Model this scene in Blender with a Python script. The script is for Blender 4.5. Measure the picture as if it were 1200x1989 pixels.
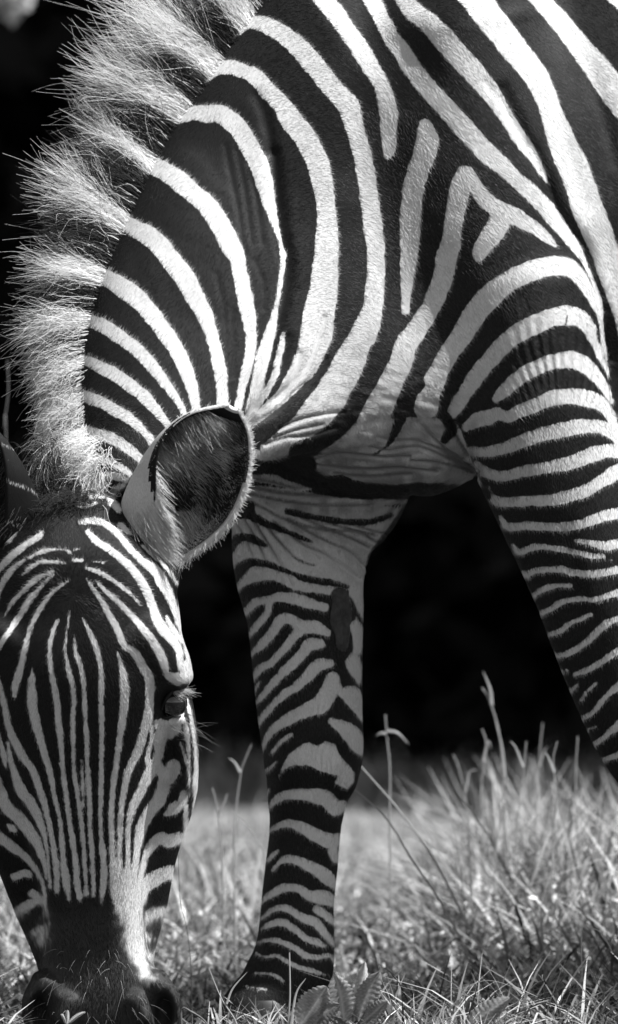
import bpy, math, random
import numpy as np
from mathutils import Vector

scene = bpy.context.scene
for _o in list(bpy.data.objects):
    bpy.data.objects.remove(_o)
rng = np.random.default_rng(7)
random.seed(7)

# ------------------------------------------------------------------ camera
FPX = 19355.0            # focal length in photo pixels (photo 1200 x 1989)
DIST = 12.0              # camera to zebra
SCL = DIST / FPX         # metres per photo pixel on the zebra
CAM_H = 0.85
ROW_H = 660.0            # row of the horizon
PITCH = math.atan((994.5 - ROW_H) / FPX)
cam_d = bpy.data.cameras.new('camera')
cam_d.sensor_fit = 'VERTICAL'
cam_d.sensor_height = 36.0
cam_d.lens = 36.0 * FPX / 1989.0
cam_d.clip_start = 0.5
cam_d.clip_end = 2000
cam_d.dof.use_dof = True
cam_d.dof.focus_distance = DIST - 0.03
cam_d.dof.aperture_fstop = 5.8
cam = bpy.data.objects.new('camera', cam_d)
cam.location = (0, -DIST, CAM_H)
cam.rotation_euler = (math.pi / 2 - PITCH, 0, 0)
scene.collection.objects.link(cam)
scene.camera = cam

# ------------------------------------------------------------------ light
SUN_DIR = Vector((0.53, -0.27, 0.80)).normalized()     # towards the sun
world = bpy.data.worlds.new('World')
scene.world = world
world.use_nodes = True
wn = world.node_tree
wn.nodes.clear()
sky = wn.nodes.new('ShaderNodeTexSky')
sky.sky_type = 'NISHITA'
sky.sun_disc = False
sky.sun_elevation = math.asin(SUN_DIR.z)
sky.sun_rotation = math.atan2(SUN_DIR.x, SUN_DIR.y)
grey = wn.nodes.new('ShaderNodeRGBToBW')               # black and white photograph
bg = wn.nodes.new('ShaderNodeBackground')
bg.inputs['Strength'].default_value = 0.088
wo = wn.nodes.new('ShaderNodeOutputWorld')
wn.links.new(sky.outputs[0], grey.inputs[0])
wn.links.new(grey.outputs[0], bg.inputs[0])
wn.links.new(bg.outputs[0], wo.inputs[0])
sun_d = bpy.data.lights.new('sun', 'SUN')
sun_d.energy = 4.6
sun_d.angle = math.radians(0.5)
sun_d.color = (1, 1, 1)
sun = bpy.data.objects.new('sun', sun_d)
sun.rotation_euler = SUN_DIR.to_track_quat('Z', 'Y').to_euler()
sun.location = (3, -3, 6)
scene.collection.objects.link(sun)
vs = scene.view_settings
vs.view_transform = 'Standard'
vs.look = 'None'
vs.exposure = 0.88
vs.gamma = 1.0
vs.use_curve_mapping = False
scene.cycles.max_bounces = 10
scene.cycles.transmission_bounces = 10
scene.cycles.transparent_max_bounces = 4

# ------------------------------------------------------------------ helpers
def px2w(p):
    """points (x px, y px, depth px behind the shoulder plane) -> metres."""
    p = np.asarray(p, float)
    u = (p[..., 0] - 600.0) / FPX
    v = -(p[..., 1] - 994.5) / FPX
    cy, sy = math.cos(PITCH), math.sin(PITCH)
    dy = cy + v * sy
    dz = -sy + v * cy
    t = (p[..., 2] * SCL + DIST) / dy
    out = np.empty(p.shape)
    out[..., 0] = t * u
    out[..., 1] = p[..., 2] * SCL
    out[..., 2] = CAM_H + t * dz
    return out

def link(o, parent=None):
    scene.collection.objects.link(o)
    if parent is not None:
        o.parent = parent
    return o

def tag(o, label=None, cat=None, group=None, kind=None):
    if label: o['label'] = label
    if cat: o['category'] = cat
    if group: o['group'] = group
    if kind: o['kind'] = kind
    return o

def empty(name, loc):
    o = bpy.data.objects.new(name, None)
    o.empty_display_size = 0.05
    o.location = loc
    return link(o)

def mesh_np(name, verts, faces, mat=None, parent=None, smooth=True, attrs=None):
    """verts (n,3); faces (m,k) array with constant k, or list of such arrays."""
    me = bpy.data.meshes.new(name)
    verts = np.ascontiguousarray(verts, dtype=np.float32)
    fl = faces if isinstance(faces, list) else [faces]
    fl = [np.asarray(f, dtype=np.int32) for f in fl if len(f)]
    me.vertices.add(len(verts))
    me.vertices.foreach_set('co', verts.ravel())
    nl = sum(f.size for f in fl)
    npoly = sum(len(f) for f in fl)
    me.loops.add(nl)
    me.loops.foreach_set('vertex_index', np.concatenate([f.ravel() for f in fl]))
    me.polygons.add(npoly)
    tot = np.concatenate([np.full(len(f), f.shape[1], np.int32) for f in fl])
    st = np.concatenate([[0], np.cumsum(tot)[:-1]]).astype(np.int32)
    me.polygons.foreach_set('loop_start', st)
    me.polygons.foreach_set('loop_total', tot)
    if smooth:
        me.polygons.foreach_set('use_smooth', np.ones(npoly, bool))
    me.update(calc_edges=True)
    me.validate()
    for k, a in (attrs or {}).items():
        at = me.attributes.new(k, 'FLOAT', 'POINT')
        at.data.foreach_set('value', np.ascontiguousarray(a, dtype=np.float32))
    if mat: me.materials.append(mat)
    o = bpy.data.objects.new(name, me)
    return link(o, parent)

def curves_np(name, pts, rad, mat, parent=None, tone=None):
    """pts (n,k,3) metres, rad (n,k) metres, tone (n,) 0..1 per strand."""
    n, k, _ = pts.shape
    cu = bpy.data.hair_curves.new(name)
    cu.add_curves([k] * n)
    cu.attributes['position'].data.foreach_set('vector', np.ascontiguousarray(pts, dtype=np.float32).ravel())
    ra = cu.attributes.get('radius') or cu.attributes.new('radius', 'FLOAT', 'POINT')
    ra.data.foreach_set('value', np.ascontiguousarray(rad, dtype=np.float32).ravel())
    if tone is not None:
        tone = np.asarray(tone, dtype=np.float32)
        if tone.ndim == 1: tone = np.repeat(tone[:, None], k, 1)
        ta = cu.attributes.new('tone', 'FLOAT', 'POINT')
        ta.data.foreach_set('value', np.ascontiguousarray(tone).ravel())
    cu.materials.append(mat)
    o = bpy.data.objects.new(name, cu)
    return link(o, parent)

class NT:
    def __init__(self, name):
        self.m = bpy.data.materials.new(name)
        self.m.use_nodes = True
        self.t = self.m.node_tree
        self.t.nodes.clear()
        self.out = self.t.nodes.new('ShaderNodeOutputMaterial')
    def n(self, kind, **kw):
        nd = self.t.nodes.new('ShaderNode' + kind)
        for k, v in kw.items():
            if k in nd.inputs.keys(): nd.inputs[k].default_value = v
            else: setattr(nd, k, v)
        return nd
    def l(self, a, b):
        self.t.links.new(a, b)
    def math(self, op, a, b=None, c=None):
        nd = self.t.nodes.new('ShaderNodeMath')
        nd.operation = op
        for i, x in enumerate((a, b, c)):
            if x is None: continue
            if isinstance(x, (int, float)): nd.inputs[i].default_value = x
            else: self.l(x, nd.inputs[i])
        return nd.outputs[0]
    def maprange(self, x, a, b, c, d, smooth=False):
        nd = self.t.nodes.new('ShaderNodeMapRange')
        if smooth: nd.interpolation_type = 'SMOOTHSTEP'
        self.l(x, nd.inputs[0])
        for i, q in enumerate((a, b, c, d)): nd.inputs[i + 1].default_value = q
        return nd.outputs[0]
    def grey(self, x):
        nd = self.t.nodes.new('ShaderNodeCombineColor')
        for i in range(3):
            if isinstance(x, (int, float)): nd.inputs[i].default_value = x
            else: self.l(x, nd.inputs[i])
        return nd.outputs[0]

def catmull(P, step=7.0):
    P = np.asarray(P, float)
    if len(P) < 2: return P
    if len(P) == 2:
        n = max(2, int(np.linalg.norm(P[1, :2] - P[0, :2]) / step) + 1)
        t = np.linspace(0, 1, n)[:, None]
        return P[0] * (1 - t) + P[1] * t
    Q = np.vstack([2 * P[0] - P[1], P, 2 * P[-1] - P[-2]])
    out = []
    for i in range(1, len(Q) - 2):
        a, b, c, d = Q[i - 1], Q[i], Q[i + 1], Q[i + 2]
        n = max(2, int(np.linalg.norm(c[:2] - b[:2]) / step) + 1)
        t = np.linspace(0, 1, n, endpoint=False)[:, None]
        out.append(0.5 * ((2 * b) + (-a + c) * t + (2 * a - 5 * b + 4 * c - d) * t ** 2 + (-a + 3 * b - 3 * c + d) * t ** 3))
    out.append(P[-1:])
    return np.vstack(out)

def lerp_keys(keys, x):
    keys = np.asarray(keys, float)
    return np.stack([np.interp(x, keys[:, 0], keys[:, i]) for i in range(1, keys.shape[1])], -1)

def vnoise(p, seed=0, cell=1.0):
    """cheap smooth value noise for points (n,d), -1..1"""
    p = np.asarray(p, float) / cell
    i = np.floor(p).astype(np.int64)
    f = p - i
    f = f * f * (3 - 2 * f)
    d = p.shape[1]
    tot = np.zeros(len(p))
    for c in range(1 << d):
        w = np.ones(len(p))
        h = np.full(len(p), seed * 7919 + 13, np.int64)
        for k in range(d):
            b = (c >> k) & 1
            w = w * (f[:, k] if b else 1 - f[:, k])
            h = (h * 1000003) ^ ((i[:, k] + b) * (374761393 + 668265263 * k))
        h = (h ^ (h >> 13)) * 1274126177
        tot += w * (((h ^ (h >> 16)) & 0xFFFF) / 32767.5 - 1)
    return tot

# ------------------------------------------------------------------ the coat's stripes
# strokes are 'x y width' in the photo enlarged 3x; a letter names the part of the coat they were measured in
TILE = dict(A=(0, 0), B=(400, 0), C=(800, 0), D=(0, 500), E=(400, 500), F=(800, 500), G=(0, 1000), H=(400, 1000),
            I=(800, 1000), J=(0, 1489), K=(400, 1489), L=(800, 1489))

def parse(s):
    out, tile, buf = [], (0, 0), []
    for w in s.replace(';', ' ').split():
        if w in TILE:
            tile = TILE[w]
            continue
        buf.append(float(w))
        if len(buf) == 3:
            out.append((tile[0] + buf[0] / 3, tile[1] + buf[1] / 3, buf[2] / 6))
            buf = []
    return np.array(out)

def parse2(s):
    out, tile, buf = [], (0, 0), []
    for w in s.replace(';', ' ').split():
        if w in TILE:
            tile = TILE[w]
            continue
        buf.append(float(w))
        if len(buf) == 2:
            out.append((tile[0] + buf[0] / 3, tile[1] + buf[1] / 3))
            buf = []
    return np.array(out)

BODY_WHITE = """
A 1110 0 60; B 0 170 80; 50 235 75; 120 225 50; 190 175 45; 240 135 60; 300 130 85; 400 170 95; 500 240 110; 590 330 120; 680 440 115; 760 540 115; 830 620 125; 870 760 105; 910 900 105; 935 1050 105; 960 1220 108; 980 1370 108; 990 1500 98; E 985 150 105; 965 320 125; 900 490 160; 830 630 190; 755 770 200; 660 890 190; 560 990 150; 450 1060 110; 350 1120 70
E 480 1110 90; 420 1135 80; 340 1150 75; 250 1175 70
A 1060 440 90; A 1130 480 60; B 0 445 60; 60 410 60; 130 390 80; 200 410 80; 290 450 95; 360 530 100; 430 600 100; 490 690 130; 560 780 130; 620 880 130; 660 980 130; 685 1100 120; 700 1200 110; 705 1320 120; 705 1400 135; 700 1500 140; E 695 60 150; 685 200 165; 655 330 180; 640 450 185; 610 560 160; 570 640 140; 510 720 110; 440 810 80; 360 880 70; 290 940 60; 235 975 50
E 525 580 26; 495 690 35; 450 760 40
E 450 440 16; 438 520 34; 420 600 40; 405 680 40; 370 750 40; 320 830 40; 270 900 30
A 880 690 70; 940 700 60; 1010 690 60; 1080 670 80; 1150 655 85; B 0 665 95; 70 660 100; 130 695 110; 190 750 110; 240 830 110; 290 920 110; 325 1000 105; 350 1100 90; 372 1200 68; 400 1290 45; 422 1370 25; 440 1440 28; 450 1500 34; E 445 50 28; 425 200 28; 400 330 35; 370 450 60; 340 560 80; 310 680 75; 290 780 70; 265 870 55; 245 940 40
A 760 930 80; A 830 960 90; 900 970 100; 980 1010 110; 1060 1070 115; 1130 1130 110; B 0 1190 112; 60 1270 118; 110 1360 120; 150 1440 118; 180 1500 100; E 190 60 90; 220 200 90; 245 330 85; 262 450 65; 255 560 60; 235 650 60; 215 740 50; 195 830 45; 180 900 40
A 620 1240 90; A 700 1290 90; 780 1330 100; 860 1370 110; 930 1430 112; D 1000 20 115; 1070 110 118; 1130 220 110; 1190 330 95; E 40 480 75; 65 580 75; 85 680 70; 95 780 65; 95 880 65
D 400 70 90; 480 90 80; 560 110 90; 640 130 100; 720 180 110; 800 240 110; 880 330 100; 950 420 95; 1010 510 90; 1060 600 85; 1100 700 80; 1130 800 65; 1145 900 45
D 360 310 70; 430 335 60; 520 370 70; 600 400 80; 680 450 80; 760 510 80; 840 580 75; 900 650 70; 960 730 60; 1010 800 50; 1050 860 40; 1080 930 30
D 360 560 80; 430 585 60; 520 610 60; 600 650 75; 680 690 75; 760 750 75; 840 810 70; 900 880 60; 950 940 50; 995 1010 40
D 360 770 90; 430 790 70; 520 820 70; 600 850 70; 680 900 65; 740 930 60; 800 980 55; 860 1040 45; 910 1110 40
D 340 930 90; 400 970 80; 470 1010 70; 560 1030 65; 640 1050 65; 710 1090 60; 780 1140 50; 840 1195 40
D 450 1150 60; 520 1160 60; 600 1170 40; 680 1210 40; 740 1250 35; 775 1285 30
D 480 1310 40; 540 1300 50; 600 1280 50; 670 1275 45; 740 1300 30
D 530 1390 40; 600 1385 35
D 725 1325 20; 660 1360 50; 650 1420 50; 690 1470 40
B 300 -10 60; 310 5 30
B 650 -60 120; 690 0 112; 760 90 105; 830 190 100; 900 290 105; 960 390 100; 1010 470 90; 1045 560 98; 1065 660 102; 1066 760 95; 1066 850 80; 1060 900 55
B 930 -70 100; 970 0 98; 1030 120 90; 1080 220 95; 1150 310 105; C 0 395 108; 80 500 108; 170 600 110; 270 710 112; 370 820 112; 460 910 112; 540 980 98; 600 1040 88; 680 1110 92; 760 1190 98; 830 1280 90; 900 1370 75; 960 1450 55; F 1000 20 25; 1040 110 25; 1075 200 22; 1100 300 20; 1108 400 14; 1112 480 20; 1130 570 26
B 1140 -30 100; C 0 55 108; 90 130 118; 180 220 130; 260 315 130; 340 400 130; 410 480 120; 480 570 100; 550 680 85; 605 770 80; 660 850 78; 710 920 60; 750 990 45; 785 1060 18
C 330 -70 180; 380 0 170; 450 100 160; 530 200 155; 600 290 150; 660 360 145; 720 440 140; 770 540 130; 810 650 128; 850 760 145; 890 870 165; 940 970 175; 980 1080 175; 1010 1180 180; 1050 1280 185; 1090 1380 170; 1130 1480 155; F 1150 60 150; 1190 200 120; 1230 350 100
C 680 -80 110; 750 0 105; 850 110 115; 930 210 120; 1010 310 135; 1080 400 150; 1150 490 165; 1230 590 180
C 1140 -50 60; 1180 0 60; 1250 70 60; 1300 140 80
C 75 725 70; 90 800 125; 80 870 135; 50 960 125; 20 1050 125; 5 1120 125; -8 1250 122; -14 1400 110; E 1180 10 95; 1172 120 80; 1165 220 60; 1160 310 50
C 300 1000 70; 290 1060 120; 270 1150 115; 250 1250 105; 235 1350 105; 218 1450 118; F 200 0 125; 185 100 118; 150 200 115; 110 290 110; 60 370 110; 10 450 115; E 1165 510 130; 1130 620 130; 1080 720 140; 1030 830 155; 985 930 170; 930 1020 170
C 320 1010 80; 400 1130 85; 470 1200 95; 560 1245 105; 650 1290 88; 730 1340 68; 800 1400 52; 840 1435 22
C 515 1270 120; 485 1340 125; 430 1415 105; 395 1470 85; F 388 -5 60
F 80 880 140; 110 760 125; 170 640 110; 230 540 110; 300 440 120; 370 320 135; 440 240 135; 530 160 120; 640 100 118; 760 60 115; 880 50 108; 960 95 88; 1020 180 70; 1065 260 58; 1095 340 32; 1104 420 18; 1112 500 22; 1130 590 18
F 230 920 50; 270 850 85; 330 760 90; 390 670 100; 460 590 100; 530 510 105; 620 440 108; 720 390 110; 820 350 108; 900 340 118; 970 350 100; 1030 410 78; 1060 490 50; 1090 560 40; 1130 640 28; 1145 690 14
F 488 825 45; 530 785 72; 600 720 85; 690 660 85; 780 620 85; 870 600 90; 950 600 100; 1020 640 90; 1080 700 70; 1130 770 50; 1162 840 28
F 320 985 55; 380 950 85; 450 930 88; 500 910 70; 560 930 68; 620 900 72; 720 860 80; 820 820 85; 920 810 90; 1000 820 95; 1080 840 85; 1130 880 70; 1170 950 50; 1190 1000 40
F 345 1130 55; 430 1135 60; 540 1110 70; 650 1070 80; 760 1030 80; 870 1005 85; 980 985 85; 1080 985 75; 1150 1010 70; 1195 1060 50; 1230 1120 50
F 375 1205 40; 400 1235 60; 450 1260 60; 530 1275 60; 620 1255 65; 740 1230 65; 860 1210 70; 960 1185 80; 1060 1145 88; 1140 1125 75; 1200 1130 80; 1300 1160 80
F 440 1350 30; 460 1390 40; 495 1420 58; 560 1425 55; 680 1420 60; 800 1415 65; 920 1390 70; 1020 1355 70; 1110 1300 72; 1200 1250 85
I 515 10 20; 535 45 36; 560 70 48; 680 65 45; 800 70 45; 900 70 50; 1000 50 50; 1100 15 60; 1200 -10 60
I 590 175 18; 610 210 36; 640 213 38; 720 185 35; 800 190 35; 900 205 35; 980 225 30; 1050 240 28; 1120 242 22
I 955 150 20; 1050 165 30; 1130 180 45; 1200 170 55
I 652 335 24; 665 352 36; 720 325 38; 800 318 35; 870 318 38; 930 335 38; 990 342 35; 1100 340 45; 1200 320 45
I 710 470 30; 760 435 30; 830 415 25; 920 412 22
I 750 570 30; 810 550 32; 860 515 32; 930 495 32; 1000 490 32; 1060 495 35; 1130 475 32; 1200 455 36
I 795 695 25; 860 680 28; 920 635 28; 990 605 25; 1045 580 20
I 820 805 16; 845 818 26; 890 815 32; 960 780 32; 1030 735 38; 1080 680 42; 1130 635 42; 1200 605 40
I 838 880 16; 860 908 22; 905 908 14
I 945 930 25; 1020 905 28; 1100 860 32; 1160 820 36; 1210 785 40
I 875 1005 16; 905 1030 25; 965 990 18
I 985 1080 14; 1030 1020 16; 1075 980 14
I 930 1150 20; 965 1190 28; 1050 1155 22; 1100 1095 30; 1150 1040 35; 1210 990 38
I 1010 1255 12; 1070 1235 12
I 1020 1325 22; 1050 1340 22; 1110 1305 28; 1160 1260 35; 1210 1220 45
I 1100 1430 18; 1150 1415 24; 1210 1395 30
I 1158 262 14; 1164 264 14
E 240 1290 60; 330 1280 60; 450 1310 56; 550 1340 40; 605 1345 22
E 230 1370 90; 400 1385 90; 560 1405 80; 720 1420 60; 900 1435 45; 1100 1420 40; F 0 1405 25; 150 1410 22; 290 1415 14
"""
BODY_FILL = [
 "E 900 960; 740 1060; 650 1115; 605 1180; 620 1230; 700 1275; 790 1265; 880 1305; 950 1310; 1100 1325; F 0 1310; 120 1312; 300 1322; 410 1322; 372 1250; 332 1130; 292 1030; 250 960; 190 940; 0 930; E 1100 940",
 "E 150 1400; 300 1420; 600 1450; 900 1465; 1130 1480; 1100 1560; 900 1700; 300 1700; 120 1600",
]
BODY_BLACK = """
E 1230 740 90; 1190 800 75; 1165 870 60; 1130 950 64; 1095 1030 45; 1060 1090 26; 1010 1130 14; 975 1150 10
E 1010 560 130; 960 690 110; 880 830 105; 810 960 100; 720 1040 95; 620 1100 110; 550 1150 140; 600 1210 90
F 195 930 65; 230 1000 75; 190 1060 50
F 905 335 7; 898 375 8; 890 405 14
E 240 1215 90; 400 1230 80; 500 1250 110; 650 1310 90; 780 1340 120; 950 1360 90; 1150 1370 80; F 100 1360 80; 300 1365 80; 420 1380 90
E 640 1460 12; 800 1480 30; 950 1490 40; 1100 1475 40
"""
LEG_FILL = [
 "H 190 490; 160 330; 125 230; 105 130; 150 35; 280 0; 300 -200; 1250 -200; 1090 30; 940 230; 925 420; 920 470; 830 470; 720 480; 450 425; 330 415",
 "K 425 60; 440 10; 480 -67; 560 -127; 600 -137; 650 -117; 700 -147; 750 -127; 790 -47; 870 33; 860 90; 825 130; 780 115; 750 95; 770 55; 730 45; 660 25; 600 -5; 520 -10; 460 10",
]
LEG_BLACK = """
H 120 230 40; 145 190 60; 165 150 60; 210 130 50; 270 140 48; 330 170 32; 350 185 12
H 160 380 60; 195 320 75; 260 280 55; 340 285 45; 420 310 32; 500 340 25; 570 370 38; 650 385 45; 730 395 40
H 190 490 60; 240 450 80; 330 415 60; 400 410 55; 450 430 38; 520 455 26; 600 465 30; 720 485 38; 760 500 40
H 250 0 60; 350 50 42; 450 90 35; 550 130 28; 615 155 18
H 470 -20 40; 640 15 36; 800 40 40; 950 40 36; 1080 0 30
H 500 240 8; 560 275 10; 630 293 10
H 730 395 40; 790 410 30; 850 430 18
H 140 0 60; 200 0 50; 260 -10 60
"""
LEG_WHITE = """
H 230 565 40; 290 510 50; 360 495 45; 430 480 55; 520 490 65; 600 515 60; 695 540 45
H 370 505 50; 360 560 40; 320 620 40; 255 690 32
H 870 450 90; 885 520 70; 895 590 45
H 880 650 75; 885 720 60; 880 790 50
H 855 850 90; 870 900 80; 890 970 25
H 260 810 30; 330 750 45; 390 680 55; 440 610 60; 500 610 50; 560 650 70; 640 655 70; 705 685 45
H 540 680 60; 470 760 45; 410 830 40; 370 870 40; 320 890 45; 270 950 30
H 665 750 56; 600 760 70; 560 810 60; 490 880 55; 420 950 45; 340 1040 35; 275 1105 22
H 275 1040 12; 295 1000 18; 315 970 10
H 720 865 50; 650 880 70; 600 930 65; 540 990 55; 450 1050 45; 370 1130 40; 320 1190 35; 285 1255 20
H 740 960 85; 710 1040 100; 660 1110 100; 560 1150 75; 480 1190 65; 400 1240 50; 350 1310 30; 315 1390 15
H 740 970 60; 790 1030 50; 850 1050 105; 880 1110 80; 908 1190 22
H 730 1200 40; 800 1240 80; 860 1290 105; 885 1350 75; 905 1390 20
H 385 1380 20; 440 1320 25; 500 1280 15
H 340 1490 20; 380 1470 20; 410 1440 14
K 372 235 20; 400 200 38; 450 170 50; 540 160 60; 620 170 80; 700 185 95; 750 240 85; 795 225 60
K 370 372 20; 420 345 35; 480 330 45; 560 355 60; 640 400 78; 720 435 85; 775 420 70
K 740 490 60; 755 540 45
K 360 545 20; 400 505 25; 420 490 14
K 350 160 14; 362 135 16
K 388 605 18; 440 550 38; 500 540 45; 580 570 55; 660 610 78; 720 660 78; 752 690 50
K 328 785 22; 390 735 40; 460 705 45; 540 710 45; 600 750 58; 680 760 85; 740 780 70
K 325 885 18; 380 840 30; 440 820 35; 500 840 40; 560 880 45; 640 910 52; 690 970 46; 745 1030 28
K 640 830 36; 690 860 50; 742 900 42
K 325 945 15; 390 915 35; 450 910 40; 520 950 40; 580 1000 40; 640 1020 45; 690 1045 22
K 300 1022 14; 370 1010 20; 450 1025 30; 520 1060 35; 580 1100 35; 650 1110 30; 720 1100 25; 748 1140 15
K 290 1085 8; 340 1110 14; 410 1100 22; 470 1135 25; 540 1170 25; 620 1190 25; 700 1215 10
K 290 1205 13; 350 1205 15; 410 1220 17; 450 1250 10
K 235 1280 8; 300 1290 8; 350 1300 12
"""
HEAD_WHITE = """
D 480 1310 40; 540 1300 50; 600 1280 50; 670 1275 45; 740 1300 30
D 530 1390 40; 600 1385 35
D 725 1325 20; 660 1360 50; 650 1420 50; 690 1470 40
D 450 1440 30; 500 1450 30; 560 1430 14
G 700 60 36; 760 110 20
G -40 360 40; 0 310 40; 60 250 42; 130 190 38; 220 130 36; 245 100 20
G -30 510 35; 0 430 38; 30 370 38; 80 310 34; 140 265 18
G 50 150 34; 90 90 34; 130 40 20
G 170 250 14; 230 220 22; 300 205 20; 380 205 14; 420 230 10
G 130 350 10; 190 300 22; 240 275 22; 320 275 22; 380 280 12
G 30 580 13; 80 500 25; 150 430 28; 220 370 26; 310 330 14
G -30 810 30; 0 760 30; 60 670 30; 120 580 32; 170 500 32; 230 430 22; 310 350 12
G 85 1055 22; 90 990 48; 120 890 45; 150 760 32; 185 640 30; 240 540 30; 310 450 22; 400 385 10
G 340 610 12; 310 680 25; 290 770 28; 295 880 30; 310 980 35; 330 1080 40; 340 1200 40; 355 1330 35; 365 1480 30; J 385 160 30; 400 300 30; 420 420 32; 440 560 36; 450 680 42; 462 765 26
G 405 560 8; 395 650 10; 380 780 14; 395 890 24; 420 980 30; 430 1070 28; 425 1180 28; 425 1300 25; 430 1480 24; J 450 150 24; 470 300 26; 485 450 26; 495 600 26; 503 740 18
G 432 690 8; 440 800 24; 470 880 26; 487 1000 26; 495 1150 28; 505 1300 28; 510 1480 26; J 522 200 28; 525 350 28; 535 500 28; 543 650 28; 546 750 18
G 472 1430 10; 475 1480 12; J 478 50 16; 483 180 14; 488 275 5
G 480 600 10; 520 680 26; 555 760 30; 580 850 32; 590 960 32; 588 1100 32; 592 1250 32; 590 1480 28; J 588 180 28; 585 330 28; 595 470 32; 605 600 40; 600 700 36; 590 795 12
G 685 800 8; 705 880 32; 722 980 50; 725 1080 50; 715 1180 48; 700 1280 40; 685 1390 35; 672 1490 34; J 655 150 36; 648 280 34; 650 400 34; 655 500 36; 665 620 50; 670 700 60
G 190 890 8; 185 960 40; 185 1060 60; 200 1170 55; 230 1290 50; 260 1400 40; 285 1480 36; J 315 160 30; 345 300 30; 360 430 32; 370 550 34; 385 660 46; 402 770 24
G -20 930 30; 0 1010 34; 25 1110 40; 50 1230 45; 90 1330 50; 140 1420 50; 190 1490 46; J 240 160 44; 275 280 32; 300 400 30; 315 500 30; 328 620 32; 330 730 26
G 45 1330 20; 60 1420 30; 75 1480 36; J 120 130 66; 190 230 60; 235 330 40; 265 430 22; 280 560 18; 290 700 16
G -5 1300 24; 20 1400 36; 30 1460 14
J -30 60 60; 0 140 60; 40 240 70; 110 300 75; 180 390 70; 225 470 50; 255 560 30; 268 650 14
J -30 380 60; 0 410 60; 60 460 60; 140 520 45; 200 590 35; 245 670 25; 262 760 15; 268 850 10
J 45 340 15; 70 360 42; 92 378 14
J 80 640 50; 150 620 50; 180 640 20
J 190 740 44; 230 765 44
J 90 850 46; 170 800 42; 250 780 40
J 200 970 40; 250 940 40; 240 1010 40
G 505 370 10; 540 430 25; 590 500 32; 640 590 35; 690 680 38; 720 760 40; 780 800 48; 830 880 50; 870 960 58; 872 1060 50; 865 1160 58; 840 1260 58; 800 1380 52; 752 1485 48; J 720 150 40; 705 260 35; 700 400 32; 695 520 34; 700 640 44
G 550 375 10; 610 440 25; 690 510 30; 760 580 35; 830 660 45; 890 740 50; 940 830 55; 965 905 42
G 500 310 18; 570 330 28; 640 370 28; 710 420 25; 770 470 18; 820 530 8
G 510 95 28; 570 160 40; 650 210 40; 720 270 45; 790 340 50; 850 440 55; 890 540 55; 930 640 60; 990 710 55; 1040 790 45; 1050 890 34
G 470 40 36; 560 35 42; 640 70 40; 700 130 40; 760 200 40; 830 270 45; 900 320 66; 960 420 68; 1010 520 50; 1050 630 50; 1085 740 50; 1105 830 50; 1105 900 40
G 970 590 12; 1000 650 28; 1050 720 32; 1080 760 20
G 830 180 16; 900 250 20; 980 320 22; 1030 400 22
G 430 265 22; 480 265 18
G 430 205 14; 462 200 18
G 530 270 9; 605 280 13
G 925 1215 60; 985 1255 105; 1040 1190 60; 1060 1120 20
G 930 1300 90; 930 1400 50
G 885 1230 22; 880 1330 26; 860 1420 36; J 880 10 66; 830 120 58; 780 220 50; 755 300 40; 745 400 30; 745 520 30; 740 640 44
G 910 1400 40; 930 1480 60; J 960 60 66; 930 180 80; 870 270 70; 820 370 60; 800 470 45; 790 570 40; 780 650 44
G 1010 1470 90; J 1005 20 90; 985 80 56
J 970 275 30; 1015 240 70; 1050 220 50; 1075 150 36; 1082 280 30; 1085 380 30; 1065 450 28
J 1045 410 60; 990 430 80; 930 420 72; 880 465 60; 850 520 40; 825 600 38; 810 700 40; 800 780 60
J 1020 610 72; 950 630 84; 880 670 90; 845 720 50; 832 800 24
J 975 840 56; 900 860 70; 855 890 56; 840 950 24
J 850 980 20; 868 1000 28
J 910 1090 60; 870 1100 60
G 1090 1080 14; 1110 1170 20; 1130 1300 20; 1145 1480 26; J 1136 60 34; 1142 200 35; 1132 350 30; 1100 420 20
G 1060 1160 8; 1085 1260 34; 1100 1400 20; 1105 1480 15; J 1102 90 15; 1106 170 8
G 1050 1330 12; 1080 1420 25; 1095 1485 10
"""
HEAD_FILL = ["G 945 930; 985 975; 1035 996; 1095 985; 1150 955; 1125 890; 1110 820; 1065 860; 1040 915; 985 922", "J 640 620; 640 760; 680 850; 715 950; 722 1040; 770 1130; 820 1210; 865 1260; 900 1230; 855 1130; 845 1000; 835 850; 822 700; 790 600; 700 600"]
HEAD_BLACK = "G 918 1185 18; 950 1150 60; 1000 1100 96; 1045 1055 76; 1075 1020 22"

SX0, SY0, SX1, SY1, SST = -160.0, -160.0, 1360.0, 2100.0, 2.0
_gx = np.arange(SX0, SX1, SST)
_gy = np.arange(SY0, SY1, SST)
CAP = 34.0

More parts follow.
